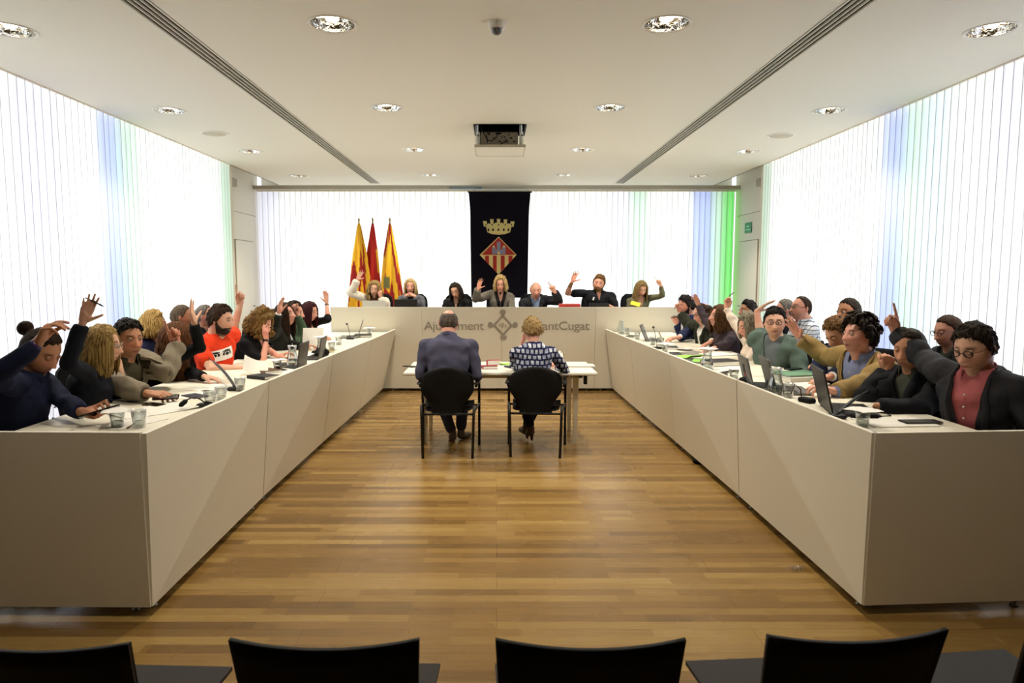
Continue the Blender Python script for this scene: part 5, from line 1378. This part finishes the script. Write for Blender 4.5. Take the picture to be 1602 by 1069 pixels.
# ---- head table
HS = dict(seat=.42+.47, floor=.42)
P_('H1', 'person with long wavy blond hair and cream blazer, left end of head table', (586, 452), 10.75, face=182, pitch=-14, body=180, lean=12, skin='light', fem=1, hair=('long', ((92, 70, 40), (186, 156, 100)), .26, .9), roll=6,
   top=((96, 60, 48), 1.2, {}), jacket=((226, 218, 206), dict(v=.34, w=.10)), R=dict(E=(549, 458), W=(559, 438), tip=(567, 422), pose='open', palm=(.1, -1, 0), raise_=1), Lf=dict(P=(596, 465), d=10.55, pole=(606, 490), tip=(591, 455), pose='fist', palm=(.8, .6, 0), wear=[('watch', (60, 60, 56), .02)]),
   chair='black office chair of the woman in cream at the head table', **HS)
P_('H2', 'person with shoulder-length blond hair in a grey jacket, hands clasped under the chin', (642, 449), 10.75, face=180, pitch=-6, body=180, lean=10, skin='pink', fem=1, hair=('long', ((130, 104, 62), (214, 190, 140)), .14, .1),
   top=((40, 40, 50), 1.2, {}), jacket=((92, 94, 104), dict(v=.26)), R=dict(P=(634, 463), d=10.5, pole=(624, 495), tip=(643, 458), pose='fist', palm=(.8, .2, 0)), Lf=dict(P=(650, 464), d=10.52, pole=(662, 495), tip=(642, 460), pose='grip', palm=(-.8, .2, 0)),
   chair='black office chair of the blond woman with clasped hands', **HS)
P_('H3', 'person with dark hair and black blazer looking down at the head table', (713, 455), 10.75, face=192, pitch=-22, body=182, roll=-10, lean=12, skin='light', fem=1, hair=('long', DARK, .15, .1), glasses=(40, 36, 36), top=((22, 20, 22), 1.2, dict(v=.12, w=.06)),
   jacket=((22, 22, 25), dict(v=.28)), eyes='down', chair='black office chair of the dark-haired woman at the head table', **HS)
P_('H4', 'person with a blond bob and grey blazer raising a hand before the banner', (783, 445), 10.75, face=184, pitch=-10, body=180, lean=8, skin='pink', fem=1, hair=('bob', ((110, 86, 50), (206, 178, 120)), .10, .3), glasses=(90, 50, 40),
   top=((22, 18, 18), 1.2, dict(v=.14, w=.07)), jacket=((112, 106, 98), dict(v=.36, w=.11, var=.3)), R=dict(E=(744, 468), W=(748, 452), tip=(753, 434), pose='wave', palm=(.1, -1, 0)), eyes='half', chair='black office chair of the woman in grey before the banner', **HS)
P_('H5', 'bald person in dark jacket and blue shirt, pen held up at head table', (838, 454), 10.75, face=176, pitch=-14, body=178, lean=10, skin='pink', hair=('thin', WHITEH), bald=2, top=((120, 138, 172), 1.9, dict(collar=True)), jacket=((34, 36, 42), dict(v=.34)),
   Lf=dict(E=(874, 471), W=(868, 457), tip=(862, 444), pose='point', palm=(-.4, -1, 0), wear=[('bracelet', (30, 26, 26), .02)]), eyes='half', chair='black office chair of the bald man at the head table', **HS)
P_('H6', 'person with brown hair and beard in black polo shirt waving a hand', (937, 443), 10.75, face=192, pitch=-12, body=180, roll=12, lean=6, skin='pink', width=1.18, hair=('short', LBROWN), beard=(LBROWN, .010), top=((26, 28, 34), .6, dict(collar=True, v=.13, w=.06)),
   R=dict(E=(885, 459), W=(895, 441), tip=(902, 424), pose='wave', palm=(.1, -1, 0)), Lf=dict(T=(952, 478), z=1.2, tip=(944, 478)), chair='black office chair of the bearded man in the polo shirt', **HS)
P_('H7', 'person with long light brown hair and olive top, right end of head table', (1003, 452), 10.75, face=170, pitch=-30, body=178, lean=14, skin='light', fem=1, hair=('long', ((84, 66, 40), (158, 130, 84)), .26, .1), top=((106, 106, 84), 1.85, dict(v=.16, w=.09)),
   Lf=dict(E=(1037, 462), W=(1034, 447), tip=(1027, 432), pose='point', palm=(-.3, -1, 0), wear=[('bracelet', (40, 40, 40), .02)]), eyes='down', chair='black office chair of the woman in olive', **HS)
# ---- the two people at the aisle table, seen from behind
fy = 6.72
P_('C1', 'person from behind, thinning grey hair, dark blue shirt and jeans, at the aisle table', (702, 506), 6.42, face=0, pitch=-16, body=0, lean=14, seat=.47, floor=0, skin='pink', width=1.16, hair=('crop', ((44, 38, 34), (112, 100, 90))), bald=2,
   top=((76, 76, 96), 1.95, dict(collar=True, var=.08)), trousers=((52, 60, 88),), shoes=(92, 84, 74),
   R=dict(E=(747, 590), W=(722, 578), ef=True, wf=True, **{'raise': 0}), Lf=dict(E=(657, 590), W=(682, 578), ef=True, wf=True, **{'raise': 0}), vox=.006,
   feet={-1: ((-.44, 6.70, .085), (-.60, 6.78, .50), (-.15, 1, 0)), 1: ((-.36, 6.78, .085), (-.34, 6.80, .50), (.5, 1, 0))})
P_('C2', 'person from behind, short blond hair, navy and white patterned blouse, at the aisle table', (833, 518), 6.45, face=-8, pitch=-22, body=0, lean=18, seat=.47, floor=0, skin='pink', fem=1, width=1.14, hair=('cap', ((112, 88, 54), (176, 148, 98))),
   top=((200, 204, 214), 1.7, dict(mat=mat('blouse', (200, 204, 214)))), trousers=((22, 20, 24), 1), shoes=(64, 34, 26),
   R=dict(E=(886, 582), W=(868, 572), ef=True, wf=True, **{'raise': 0}), Lf=dict(P=(818, 536), d=6.62, pole=(800, 590), pd=6.6, tip=(820, 522), pose='fist', palm=(.6, 0, 0)), vox=.006,
   feet={-1: ((.34, 6.72, .13), (.26, 6.82, .50), (-.4, 1, 0)), 1: ((.30, 6.80, .13), (.46, 6.82, .50), (-.3, 1, 0))})
held_pen('L2', 1, 'dark pen between the fingers of the blond woman in the black jacket', (134, 466), (163, 480))
held_pen('R6', 1, 'black pen in the raised hand of the woman in pale pink', (1140, 464), (1149, 457))
held_pen('R8', 1, 'pen in the raised hand of the man in the dark olive jacket', (1062, 480), (1062, 457), (90, 90, 96))
held_pen('H5', -1, 'pen pointing up from the hand of the bald man', (864, 449), (858, 440), (70, 72, 84))
# ------------------------------------------------------------------ patches on garments
def decal(pn, name, cu, cr, w, h, rotdeg, fn, mats, n=30):
    q = PEOPLE.get(pn)
    if not q or not q['shirt']: return
    me = q['shirt'].data; rl = np.array(q['root'].location)
    bv = BVHTree.FromPolygons([v.co for v in me.vertices], [tuple(p.vertices) for p in me.polygons])
    C7, U, Ft, Rb = q['C7'], q['U'], q['Ft'], q['Rb']; V = []; ok = True
    for j in range(n+1):
        for i in range(n+1):
            a, b = (i/n-.5)*w, (j/n-.5)*h; ca, sa = math.cos(rad(rotdeg)), math.sin(rad(rotdeg))
            p = C7+Rb*(cr+a*ca-b*sa)+U*(cu+a*sa+b*ca)-rl
            hit = bv.ray_cast(Vector(p+Ft*.6), Vector(-Ft)); V.append((np.array(hit[0]) if hit[0] is not None else p)+Ft*.004)
    fs = []; mi = []
    for j in range(n):
        for i in range(n):
            m = fn((i+.5)/n*2-1, (j+.5)/n*2-1)
            if m is None: continue
            k = j*(n+1)+i; fs.append((k, k+1, k+n+2, k+n+1)); mi.append(m)
    mk(name, V, fs, None, q['root'], True, mats=mats, fm=mi)
M_white = mat('white print', (236, 234, 230), .7, bscale=10); M_ink = mat('black print', (16, 15, 16), .7, bscale=10)
def eyes_print(x, y):
    for cx, sc in ((-.45, 1), (.45, 1)):
        dx, dy = (x-cx), y-.05
        if abs(math.hypot(dx/.36, dy/.55)-.8) < .18 and dy > -.25: return 1
        if math.hypot(dx/.14, dy/.28) < 1: return 1
        if abs(dy-.62+dx*dx*1.5) < .1 and abs(dx) < .36: return 1
    return 0
decal('L5', 'printed_patch', -.155, .03, .25, .10, -10, eyes_print, [M_white, M_ink], 40)
decal('H6', 'chest_emblem', -.19, -.07, .05, .05, 0, lambda x, y: 0 if .5 < math.hypot(x, y) < .95 or (x > .3 and y < -.3 and abs(x+y) < .25) else None, [M_white], 20)
decal('H6', 'shoulder_mark', -.10, .09, .02, .05, 20, lambda x, y: 0, [M_white], 6)

# ------------------------------------------------------------------ things on the desks
def thin_glass():
    m = bpy.data.materials.new('drinking glass'); m.use_nodes = True; nt = m.node_tree; nt.nodes.remove(nt.nodes['Principled BSDF'])
    t = nt.nodes.new('ShaderNodeBsdfTransparent'); t.inputs[0].default_value = (.90, .92, .92, 1)
    g = nt.nodes.new('ShaderNodeBsdfGlossy'); g.inputs['Roughness'].default_value = .04
    lw = nt.nodes.new('ShaderNodeLayerWeight'); lw.inputs[0].default_value = .45
    mx = nt.nodes.new('ShaderNodeMixShader'); nt.links.new(lw.outputs['Facing'], mx.inputs[0])
    nt.links.new(t.outputs[0], mx.inputs[1]); nt.links.new(g.outputs[0], mx.inputs[2]); nt.links.new(mx.outputs[0], nt.nodes['Material Output'].inputs[0])
    return m
M_glass = thin_glass(); M_tissue = mat('paper napkin', (240, 238, 232), .9, bump=.1, bscale=80)
M_paper = mat('office paper', (232, 229, 220), .85, bscale=30, bump=.02)
def lines_mat():
    m = bpy.data.materials.new('printed sheet'); m.use_nodes = True; nt = m.node_tree; b = nt.nodes['Principled BSDF']; L = nt.links.new
    tc = nt.nodes.new('ShaderNodeTexCoord'); t = nt.nodes.new('ShaderNodeTexBrick'); L(tc.outputs['Object'], t.inputs['Vector'])
    t.inputs['Scale'].default_value = 1; t.inputs['Brick Width'].default_value = .05; t.inputs['Row Height'].default_value = .012; t.inputs['Mortar Size'].default_value = .0035
    t.inputs['Color1'].default_value = s2l((200, 198, 192)); t.inputs['Color2'].default_value = s2l((222, 219, 210)); t.inputs['Mortar'].default_value = s2l((234, 231, 222))
    L(t.outputs[0], b.inputs['Base Color']); b.inputs['Roughness'].default_value = .85
    return m
M_print = lines_mat()
def napkin(parent, z, sz=.068, name='napkin'):
    n = 7; vs = []; 
    for l in (0, 1):
        for i in range(n):
            for j in range(n):
                x, y = (i/(n-1)-.5)*2, (j/(n-1)-.5)*2; r = math.hypot(x, y)
                vs.append((x*sz, y*sz, z+.002-l*.0015-.012*max(0, r-.75)+.003*math.sin(x*3+y*2)))
    o = n*n; fs = []
    for i in range(n-1):
        for j in range(n-1): a = i*n+j; fs += [(a, a+n, a+n+1, a+1), (a+o, a+1+o, a+n+1+o, a+n+o)]
        for j in (0, n-1): a = i*n+j; fs.append((a, a+n, a+n+o, a+o))
    for j in range(n-1):
        for i in (0, n-1): a = i*n+j; fs.append((a, a+1, a+1+o, a+o))
    mk(name, vs, fs, M_tissue, parent, True)
def tumbler(label, p, nap=False, rz=0, group=None):
    t = thing('water_glass', label, 'glass', tuple(p), rz, group)
    MB().lathe([(.001, .004), (.026, .004), (.030, .045), (.036, .092), (.0375, .092), (.033, .045), (.029, 0), (.001, 0)], n=24).obj('tumbler', M_glass, t, True)
    MB().lathe([(.001, .005), (.025, .005), (.0285, .035), (.001, .0352)], n=20).obj('water', mat('water', (225, 230, 228), .05, trans=.9, ior=1.33, bscale=5), t, True)
    if nap: napkin(t, .094)
    return t
def carafe(label, p, nap=False, rz=0):
    t = thing('water_carafe', label, 'carafe', tuple(p), rz)
    prof = [(.001, .004), (.045, .005), (.050, .03), (.046, .075), (.034, .115), (.031, .14), (.038, .185), (.0395, .185), (.033, .14), (.036, .115), (.048, .075), (.052, .03), (.047, 0), (.001, 0)]
    MB().lathe(prof, n=28).obj('vessel', M_glass, t, True)
    MB().lathe([(.001, .006), (.044, .006), (.048, .03), (.045, .06), (.001, .0605)], n=24).obj('water', mat('water', (225, 230, 228), .05, trans=.9, ior=1.33, bscale=5), t, True)
    if nap: napkin(t, .188, .065, 'paper_cover')
    return t
def laptop(label, p, heading, color=(40, 40, 42), open_=105, w=.33, d=.23, sticker=None, screen=(20, 24, 30)):
    """user looks along heading; hinge at p"""
    t = thing('laptop', label, 'laptop', tuple(p), -rad(heading))
    cm = mat('laptop shell %s' % (color,), color, .45, metal=.3, bscale=30)
    MB().bbox((-w/2, -d, 0), (w/2, 0, .016), .006).obj('base', cm, t)
    kb = MB()
    for r in range(5):
        for c in range(12): kb.box((-w/2+.025+c*(w-.05)/12, -.03-.022*r-.018, .016), (-w/2+.025+(c+.85)*(w-.05)/12, -.03-.022*r, .018))
    kb.obj('keyboard', mat('laptop keys', (22, 22, 24), .6, bscale=30), t)
    M = Matrix.Translation((0, 0, .012)) @ Matrix.Rotation(rad(open_-90), 4, 'X').inverted()
    ld = MB().bbox((-w/2, -.004, 0), (w/2, .006, d), .004, 0, M).obj('lid', cm, t)
    MB().box((-w/2+.012, -.0052, .014), (w/2-.012, -.0042, d-.012), 0, M).obj('screen', mat('laptop screen %s' % (screen,), screen, .2, emit=((120, 140, 170), .05), bscale=5), ld)
    if sticker:
        MB().box((-.03, .0062, .07), (.05, .0075, .16), 0, M).obj('sticker', mat('dark sticker', (40, 42, 50), .6, bscale=5), ld)
        MB().box((-.03, .0077, .07), (.05, .0085, .095), 0, M).obj('sticker_band', mat('red sticker band', (170, 60, 56), .6, bscale=5), ld)
        MB().box((-.055, .0062, .075), (-.036, .0075, .15), 0, M).obj('sticker', mat('pale sticker', (210, 206, 198), .6, bscale=5), ld)
    return t
def sheet(label, p, w, h, rz, th=.003, m=None, name='paper_sheet', cat='paper', tilt=None, curl=0):
    t_ = []
    n = 8; vs = []; fs = []
    for l in (0, 1):
        for i in range(n):
            for j in range(n):
                x, y = (i/(n-1)-.5), (j/(n-1)-.5); vs.append(Vector((x*w, y*h, (th if l == 0 else 0)+curl*(x*x*4)*(1 if x > 0 else .3)+(.0))))
    o = n*n
    for i in range(n-1):
        for j in range(n-1): a = i*n+j; fs += [(a, a+n, a+n+1, a+1), (a+o, a+1+o, a+n+1+o, a+n+o)]
        for j in (0, n-1): a = i*n+j; fs.append((a, a+n, a+n+o, a+o))
    for j in range(n-1):
        for i in (0, n-1): a = i*n+j; fs.append((a, a+1, a+1+o, a+o))
    ob = mk(name, vs, fs, m or M_print, None, True)
    bm = bmesh.new(); bm.from_mesh(ob.data); bmesh.ops.recalc_face_normals(bm, faces=bm.faces); bm.to_mesh(ob.data); bm.free()
    ob.data.polygons.foreach_set('use_smooth', [False]*len(ob.data.polygons))
    ob.location = tuple(p); ob.rotation_euler = (rad(tilt[0]) if tilt else 0, rad(tilt[1]) if tilt else 0, rad(rz))
    return tag(ob, label, cat)
def T(px, py, dz=0, z=ZT, mg=.055):
    v = onz(px, py, z)
    if z == ZT:                                   # keep things on the desk side of the front panels
        P = LT if v.x < 0 else RT; ys = [q[1] for q in P]; xs = [abs(q[0]) for q in P]
        m = float(np.interp(v.y, ys, xs))+mg+.02
        if abs(v.x) < m: v.x = math.copysign(m, v.x)
        v.y = max(v.y, 3.24+mg)
    v.z += dz+.0005; return v
def phone(label, p, rz, color=(20, 20, 22), tilt=None):
    o = MB().bbox((-.037, -.075, 0), (.037, .075, .008), .008).obj('smartphone', mat('phone %s' % (color,), color, .25, bscale=6), None)
    o.location = tuple(p); o.rotation_euler = (rad(tilt[0]) if tilt else 0, rad(tilt[1]) if tilt else 0, rad(rz))
    s = MB().box((-.033, -.068, .008), (.033, .068, .0086)).obj('screen', mat('phone glass', (14, 15, 18), .08, bscale=5), o)
    return tag(o, label, 'phone')
def book(label, p, w, h, th, rz, color, name='notebook', cat='notebook'):
    t = thing(name, label, cat, tuple(p), rad(rz)); cm = mat('cover %s' % (color,), color, .6, bump=.05, bscale=60)
    MB().bbox((-w/2, -h/2, 0), (w/2, h/2, .003), .002).bbox((-w/2, -h/2, th-.003), (w/2, h/2, th), .002).box((-w/2, -h/2, 0), (-w/2+.003, h/2, th)).obj('cover', cm, t)
    MB().box((-w/2+.004, -h/2+.004, .003), (w/2-.004, h/2-.004, th-.003)).obj('pages', M_paper, t)
    return t
def microphone(label, base, headp, mid=None, thick=False):
    b = Vector(base); h = Vector(headp); m = Vector(mid) if mid else (b+h)/2+Vector((0, 0, .06))
    t = thing('desk_microphone', label, 'microphone', tuple(b))
    MB().bbox((-.05, -.035, 0), (.05, .035, .022), .01).obj('base', mat('microphone base', (30, 30, 32), .5, bscale=20), t)
    pts = []
    for i in range(13): u = i/12; pts.append(((b+Vector((0, 0, .02)))*(1-u)**2+m*2*u*(1-u)+h*u*u)-b)
    MB().tube(pts, [.010 if thick and i < 8 else .0045 for i in range(13)], 8).obj('gooseneck', mat('gooseneck', (34, 34, 36), .45, bscale=30), t, True)
    d = (pts[-1]-pts[-2]).normalized()
    MB().tube([pts[-1]-d*.01, pts[-1]+d*.005, pts[-1]+d*.035, pts[-1]+d*.048], [.008, .015, .015, .007], 12).obj('foam_head', M_black, t, True)
    return t
# -- left row
sheet('wide printed document on the left desk near the corner, before the beige blazer', T(238, 643), .42, .30, 52, curl=.01)
phone('gold-edged smartphone lying beyond the big document on the left desk', T(241, 634.5), 62, (104, 92, 60))
sheet('printed sheet lying at the left desk corner beside the napkin-covered glass', T(205, 662), .30, .21, 66)
tumbler('napkin-covered water glass at the near corner of the left desk', T(184, 669), True, .4)
tumbler('clear water glass right at the corner of the left desk', T(218, 669), False)
pen('brown pen on the papers at the left desk corner', T(199, 672, .006), T(214, 663, .006), (110, 84, 60))
if 'L1' in PEOPLE:
    w_ = PEOPLE['L1']['arms'][-1]; q = w_['W']+w_['D']*.10+np.array([0, 0, .015]); tb = MB().bbox((-.055, -.1, 0), (.055, .1, .009), .006).obj('tablet', mat('tablet black', (16, 16, 18), .25, bscale=6), None)
    tb.location = tuple(q); tb.rotation_euler = (rad(14), rad(-14), rad(-62)); tag(tb, 'small black tablet in the hand of the man with the bun', 'tablet')
if 'L3' in PEOPLE:
    w_ = PEOPLE['L3']['arms'][1]; q = w_['W']+w_['D']*.12+np.array([0, 0, -.018]); phone('dark red phone in the hand of the man in the beige blazer', q, -70, (60, 24, 28), (0, 12))
microphone('short black desk microphone near the left desk corner', T(322, 637), T(291, 641, .05), T(306, 638, .09))
microphone('long black gooseneck microphone leaning before the orange T-shirt', T(368, 611), T(313, 567, .10), T(352, 600, .12), True)
sheet('white sheet before the long-haired woman on the left desk', T(330, 607), .30, .21, 70); sheet('white sheet beside the long-haired woman, nearer the desk edge', T(307, 618), .30, .21, 58)
book('dark notebook open before the phone on the left desk', T(305, 621), .1, .16, .01, 55, (50, 44, 60))
for px, py, nap, lab in ((329, 636, 0, 'clear water glass beside the short microphone on the left desk'), (346, 628, 0, 'second clear water glass along the left desk edge'), (376, 612, 0, 'clear water glass beside the long microphone'),
                         (434, 580, 1, 'napkin-covered glass between the notebooks and the first laptop'), (519, 548, 1, 'napkin-covered glass past the two dark laptops on the left desk'), (530, 540, 0, 'clear glass near the far end of the left desk'), (578, 524, 1, 'napkin-covered glass at the far end of the left row')):
    tumbler(lab, T(px, py), bool(nap), px*.1)
carafe('glass water carafe before the curly blond woman', T(458, 573)); carafe('small carafe beside the second dark laptop on the left desk', T(503, 556), True)
sheet('large white paper held upright by the man in the orange T-shirt', T(398, 586, .06), .19, .15, 35, tilt=(48, 24), curl=.05, m=M_paper)
book('thick brown notebook before the orange T-shirt', T(417, 584), .16, .22, .03, 50, (92, 66, 46)); book('black organiser under the napkin glass', T(412, 592), .15, .2, .025, 60, (24, 24, 28))
sheet('magazine lying between the orange T-shirt and the curly woman', T(432, 583), .21, .28, 52, curl=.02); book('dark wallet notebook beside the carafe', T(446, 571), .1, .17, .012, 50, (34, 34, 38))
laptop('dark laptop before the curly blond woman', T(472, 578), 88, (66, 62, 58), 98, .32, .22)
laptop('dark laptop before the brown-haired woman, second on the left row', T(502, 561), 86, (66, 62, 58), 100, .30, .20)
sheet('crumpled white papers beside the first laptop', T(462, 560), .3, .21, 40, .01, M_paper, curl=.03)
sheet('tilted white printed sheet before the red-haired woman', T(490, 546, .09), .22, .30, 8, tilt=(62, 0), m=M_paper)
book('yellow-brown booklet behind the second laptop', T(512, 551), .1, .14, .02, 40, (150, 126, 60)); 
g_ = Acc(); c0 = T(506, 557, .03)
for i in range(7): g_.add(ell(np.array(c0)+np.array([random.uniform(-.07, .07), random.uniform(-.12, .12), random.uniform(-.01, .015)]), np.eye(3), (.045, .06, .028), 12, 8))
me = remesh(g_, .008, 2, .006, .03); o = bpy.data.objects.new('scarf', me); COL.objects.link(o); me.materials.append(M_seat); tag(o, 'crumpled black scarf at the edge of the left desk past the laptops', 'scarf')
laptop('grey laptop at the far end of the left row', T(560, 528), 80, (120, 118, 112), 108, .32, .22); book('dark folder beside the far left laptop', T(568, 527), .22, .3, .03, 8, (40, 42, 40)); microphone('small microphone near the far end of the left row', T(548, 531), T(543, 521, .12))
# -- right row
carafe('slim clear carafe at the far end of the right row', T(972, 523)); tumbler('clear glass beside the slim carafe', T(982, 524), False)
book('black folder at the far end of the right row', T(988, 528), .12, .22, .02, -30, (24, 24, 26)); tumbler('dark-looking glass before the far right laptop', T(997, 531))
laptop('grey laptop with lit screen at the far end of the right row', T(1012, 533), -72, (90, 90, 88), 112, .30, .2); tumbler('clear glass nearest the far right laptop', T(1021, 540)); tumbler('clear glass beside the white laptop', T(1033, 541))
microphone('thin microphone before the white laptop', T(1028, 546), T(1022, 527, .12)); laptop('white laptop before the bearded man in navy', T(1040, 545), -80, (214, 210, 200), 112, .30, .21)
tumbler('napkin-covered glass before the white laptop', T(1040, 552), True, .5); book('black notebook at the desk edge before the white dish', T(1056, 556), .1, .24, .02, -10, (40, 40, 42)); phone('black phone lying beyond the white dish on the right desk', T(1058, 545.5), -60)
t = thing('saucer', 'white dish on the right desk before the olive jacket', 'dish', tuple(T(1072, 548))); MB().lathe([(.001, .004), (.04, .004), (.085, .016), (.088, .018), (.05, 0), (.001, 0)], n=28).obj('plate', M_tissue, t, True)
book('stack of grey documents before the purple blouse', T(1083, 555), .2, .28, .02, -60, (130, 126, 118)); sheet('bright green sheet on the right desk edge', T(1080, 562, .014), .21, .15, -70, .002, mat('bright green paper', (150, 222, 84), .8, bscale=20), curl=.03)
book('grey folder under the green sheet', T(1085, 566), .20, .32, .012, -20, (90, 92, 88)); book('green notebook beside the covered carafe', T(1096, 567), .14, .2, .016, -20, (140, 208, 84))
carafe('water carafe with a paper cover on the right desk', T(1106, 580), True, .6); book('black document box behind the covered carafe', T(1128, 571), .2, .3, .04, -70, (30, 30, 34)); sheet('white papers on the black document box', T(1124, 563, .045), .21, .3, -70, .01, M_paper)
sheet('open letter on the right desk before the covered glass', T(1130, 581, mg=.17), .19, .26, -50, .004, M_print, curl=.02); book('small dark notebook at the edge beside the covered glass', T(1128, 588), .1, .2, .012, -15, (44, 44, 44))
tumbler('napkin-covered glass before the laptop with stickers', T(1148, 595), True, .3); laptop('silver laptop with stickers on the lid', T(1168, 606), -82, (126, 130, 134), 104, .32, .22, sticker=True); 
laptop('grey laptop turned toward the green cardigan', T(1208, 612), -80, (104, 102, 98), 106, .33, .23)
if 'R6' in PEOPLE: pass
t = MB().lathe([(.001, 0), (.045, 0), (.05, .03), (.03, .055), (.001, .06)], n=20).obj('computer_mouse', M_black, None, True); t.location = T(1160, 603); tag(t, 'rounded black computer mouse before the stickered laptop', 'mouse')
sheet('white card in front of the grey laptop', T(1180, 606, mg=.09), .1, .14, -20, .01, M_paper)
carafe('clear half-full carafe on the right desk edge', T(1213, 619)); tumbler('clear glass beside the half-full carafe', T(1233, 622))
book('stack of documents with a green edge before the bowing man', T(1248, 594), .26, .34, .035, -75, (196, 196, 190)); book('green folder on the stack of documents', T(1246, 593, .036), .25, .33, .012, -75, (96, 140, 108)); phone('black phone on the green folder', T(1240, 588, .05), -60)
sheet('loose printed sheets beyond the clear glass on the right desk', T(1255, 606), .3, .36, -70, .006)
laptop('big black laptop before the man in the tan blazer', T(1292, 642), -76, (38, 36, 36), 103, .36, .25); 
mb = MB().bbox((-.03, -.05, 0), (.03, .05, .03), .008).tube([(0, .04, .02), (.03, .08, .07), (.0, .1, .1), (-.03, .1, .04)], .004, 6); o = mb.obj('power_adapter', M_black, None); o.location = T(1262, 630); o.rotation_euler[2] = .4; tag(o, 'black power adapter with looped cable behind the big black laptop', 'adapter')
microphone('black gooseneck microphone at the near corner of the right desk', T(1308, 655), T(1366, 624, .07), T(1335, 640, .07), True)
tumbler('napkin-covered water glass at the near corner of the right desk', T(1349, 668), True, .3)
mb = MB().bbox((-.07, -.03, 0), (.07, .03, .025), .008).tube([(.07, 0, .012), (.16, .02, .01), (.18, .1, .008), (.08, .16, .01), (-.02, .12, .012)], .003, 6); o = mb.obj('network_adapter', M_black, None); o.location = T(1352, 655); tag(o, 'small black box with a thin cable behind the corner glass', 'adapter')
pen('black ball pen lying by the microphone at the right corner', T(1322, 664, .006), T(1334, 668, .006), (40, 40, 44))
sheet('white papers along the right end panel', T(1400, 662), .36, .22, 4, .006); book('black notebook on the papers by the right end panel', T(1440, 663, .007), .2, .08, .008, 2, (30, 30, 32))
# -- head table
ZHT = ZH-.045
laptop('silver laptop before the woman in cream at the head table', at(586, 484, 10.15)*1.0, 180, (190, 190, 186), 100, .34, .06) if False else None
def headlap(label, px, w, color, sticker=False, hh=.2):
    p = at(px, 480, 10.0); p.z = ZHT; return laptop(label, p, 0+180, color, 96, w, hh)
headlap('silver laptop before the woman in cream on the head table', 585, .34, (196, 196, 192), hh=.115); headlap('black laptop before the blond woman with clasped hands', 635, .34, (22, 22, 24), hh=.135)
headlap('open black laptop before the bearded man on the head table', 937, .30, (26, 26, 30), hh=.08)
p = at(891, 479, 9.95); p.z = ZHT; b_ = MB().bbox((-.15, -.11, 0), (.15, .11, .08), .006).obj('folder', mat('red folder board', (176, 52, 44), .6, bscale=40), None); b_.location = p; tag(b_, 'thick red folder lying on the head table beside the bald man', 'folder')
p = at(994, 478, 10.1); p.z = ZHT+.075; sheet('yellow card tilted up before the woman in olive', p, .14, .07, -20, .006, mat('yellow card', (236, 214, 60), .7, bscale=10), 'card', 'card', tilt=(50, 15))
p = at(783, 478, 10.0); p.z = ZHT; microphone('slim gooseneck microphone before the woman at the centre of the head table', p, p+Vector((0, .16, .22)))
# -- aisle table
ZA = .7355
phone('black phone at the left end of the aisle table', T(641, 574, 0, ZA), 50); o = book('dark red wallet lying open on the aisle table', T(766, 577, 0, ZA), .15, .10, .03, 12, (128, 26, 44), 'wallet', 'wallet'); book('crimson glasses case on the aisle table behind the wallet', T(772, 571, 0, ZA), .14, .06, .05, 14, (150, 34, 46), 'glasses_case', 'case')
phone('black phone beside the dark red wallet', T(758, 574, 0, ZA), 70); sheet('bright green leaflet beside the woman in the patterned blouse', T(795, 570, 0, ZA), .18, .13, 20, .004, MATS['bright green paper'], curl=.03); book('dark notebook in front of the green leaflet', T(802, 575, 0, ZA), .12, .14, .012, 30, (40, 44, 60))
book('white binder at the right end of the aisle table', T(905, 573, 0, ZA), .32, .20, .012, 0, (220, 216, 204), 'binder', 'binder')
t = thing('plastic_cup', 'clear plastic cup standing behind the patterned blouse on the aisle table', 'cup', tuple(T(877, 567, 0, ZA))); MB().lathe([(.001, .002), (.024, .002), (.036, .105), (.038, .107), (.037, .11), (.025, 0), (.001, 0)], n=20).obj('beaker', M_glass, t, True)
# -- floor
o = MB().box((-.12, -.05, 0), (.12, -.044, .004)).box((-.12, .044, 0), (.12, .05, .004)).box((-.12, -.05, 0), (-.114, .05, .004)).box((.114, -.05, 0), (.12, .05, .004)).box((-.003, -.05, 0), (.003, .05, .004)).obj('floor_socket', mat('socket frame', (92, 70, 44), .5, metal=.4, bscale=5), None)
o.location = onz(775, 627, 0.0); tag(o, 'flush rectangular floor socket frame under the aisle table', 'floor socket')
g_ = Acc(); c0 = np.array(onz(1248, 888, .012))
for i in range(5): g_.add(ell(c0+np.array([i*.014-.03, random.uniform(-.012, .012), random.uniform(-.004, .004)]), np.eye(3), (.014, .010, .007), 8, 6))
me = remesh(g_, .005, 1, .004, .012); o = bpy.data.objects.new('plastic_wrapper', me); COL.objects.link(o); me.materials.append(M_glass); tag(o, 'crumpled clear plastic wrapper on the floor beside the right desks', 'wrapper')
o = MB().bbox((-.05, -.13, 0), (.05, .13, .05), .02).obj('shoe', M_black, None, True); 
o.location = tuple(onz(1086, 727, 0)+Vector((.12, 0, 0))); o.rotation_euler[2] = rad(60); tag(o, 'dark shoe tip visible under the right desks', 'shoe')
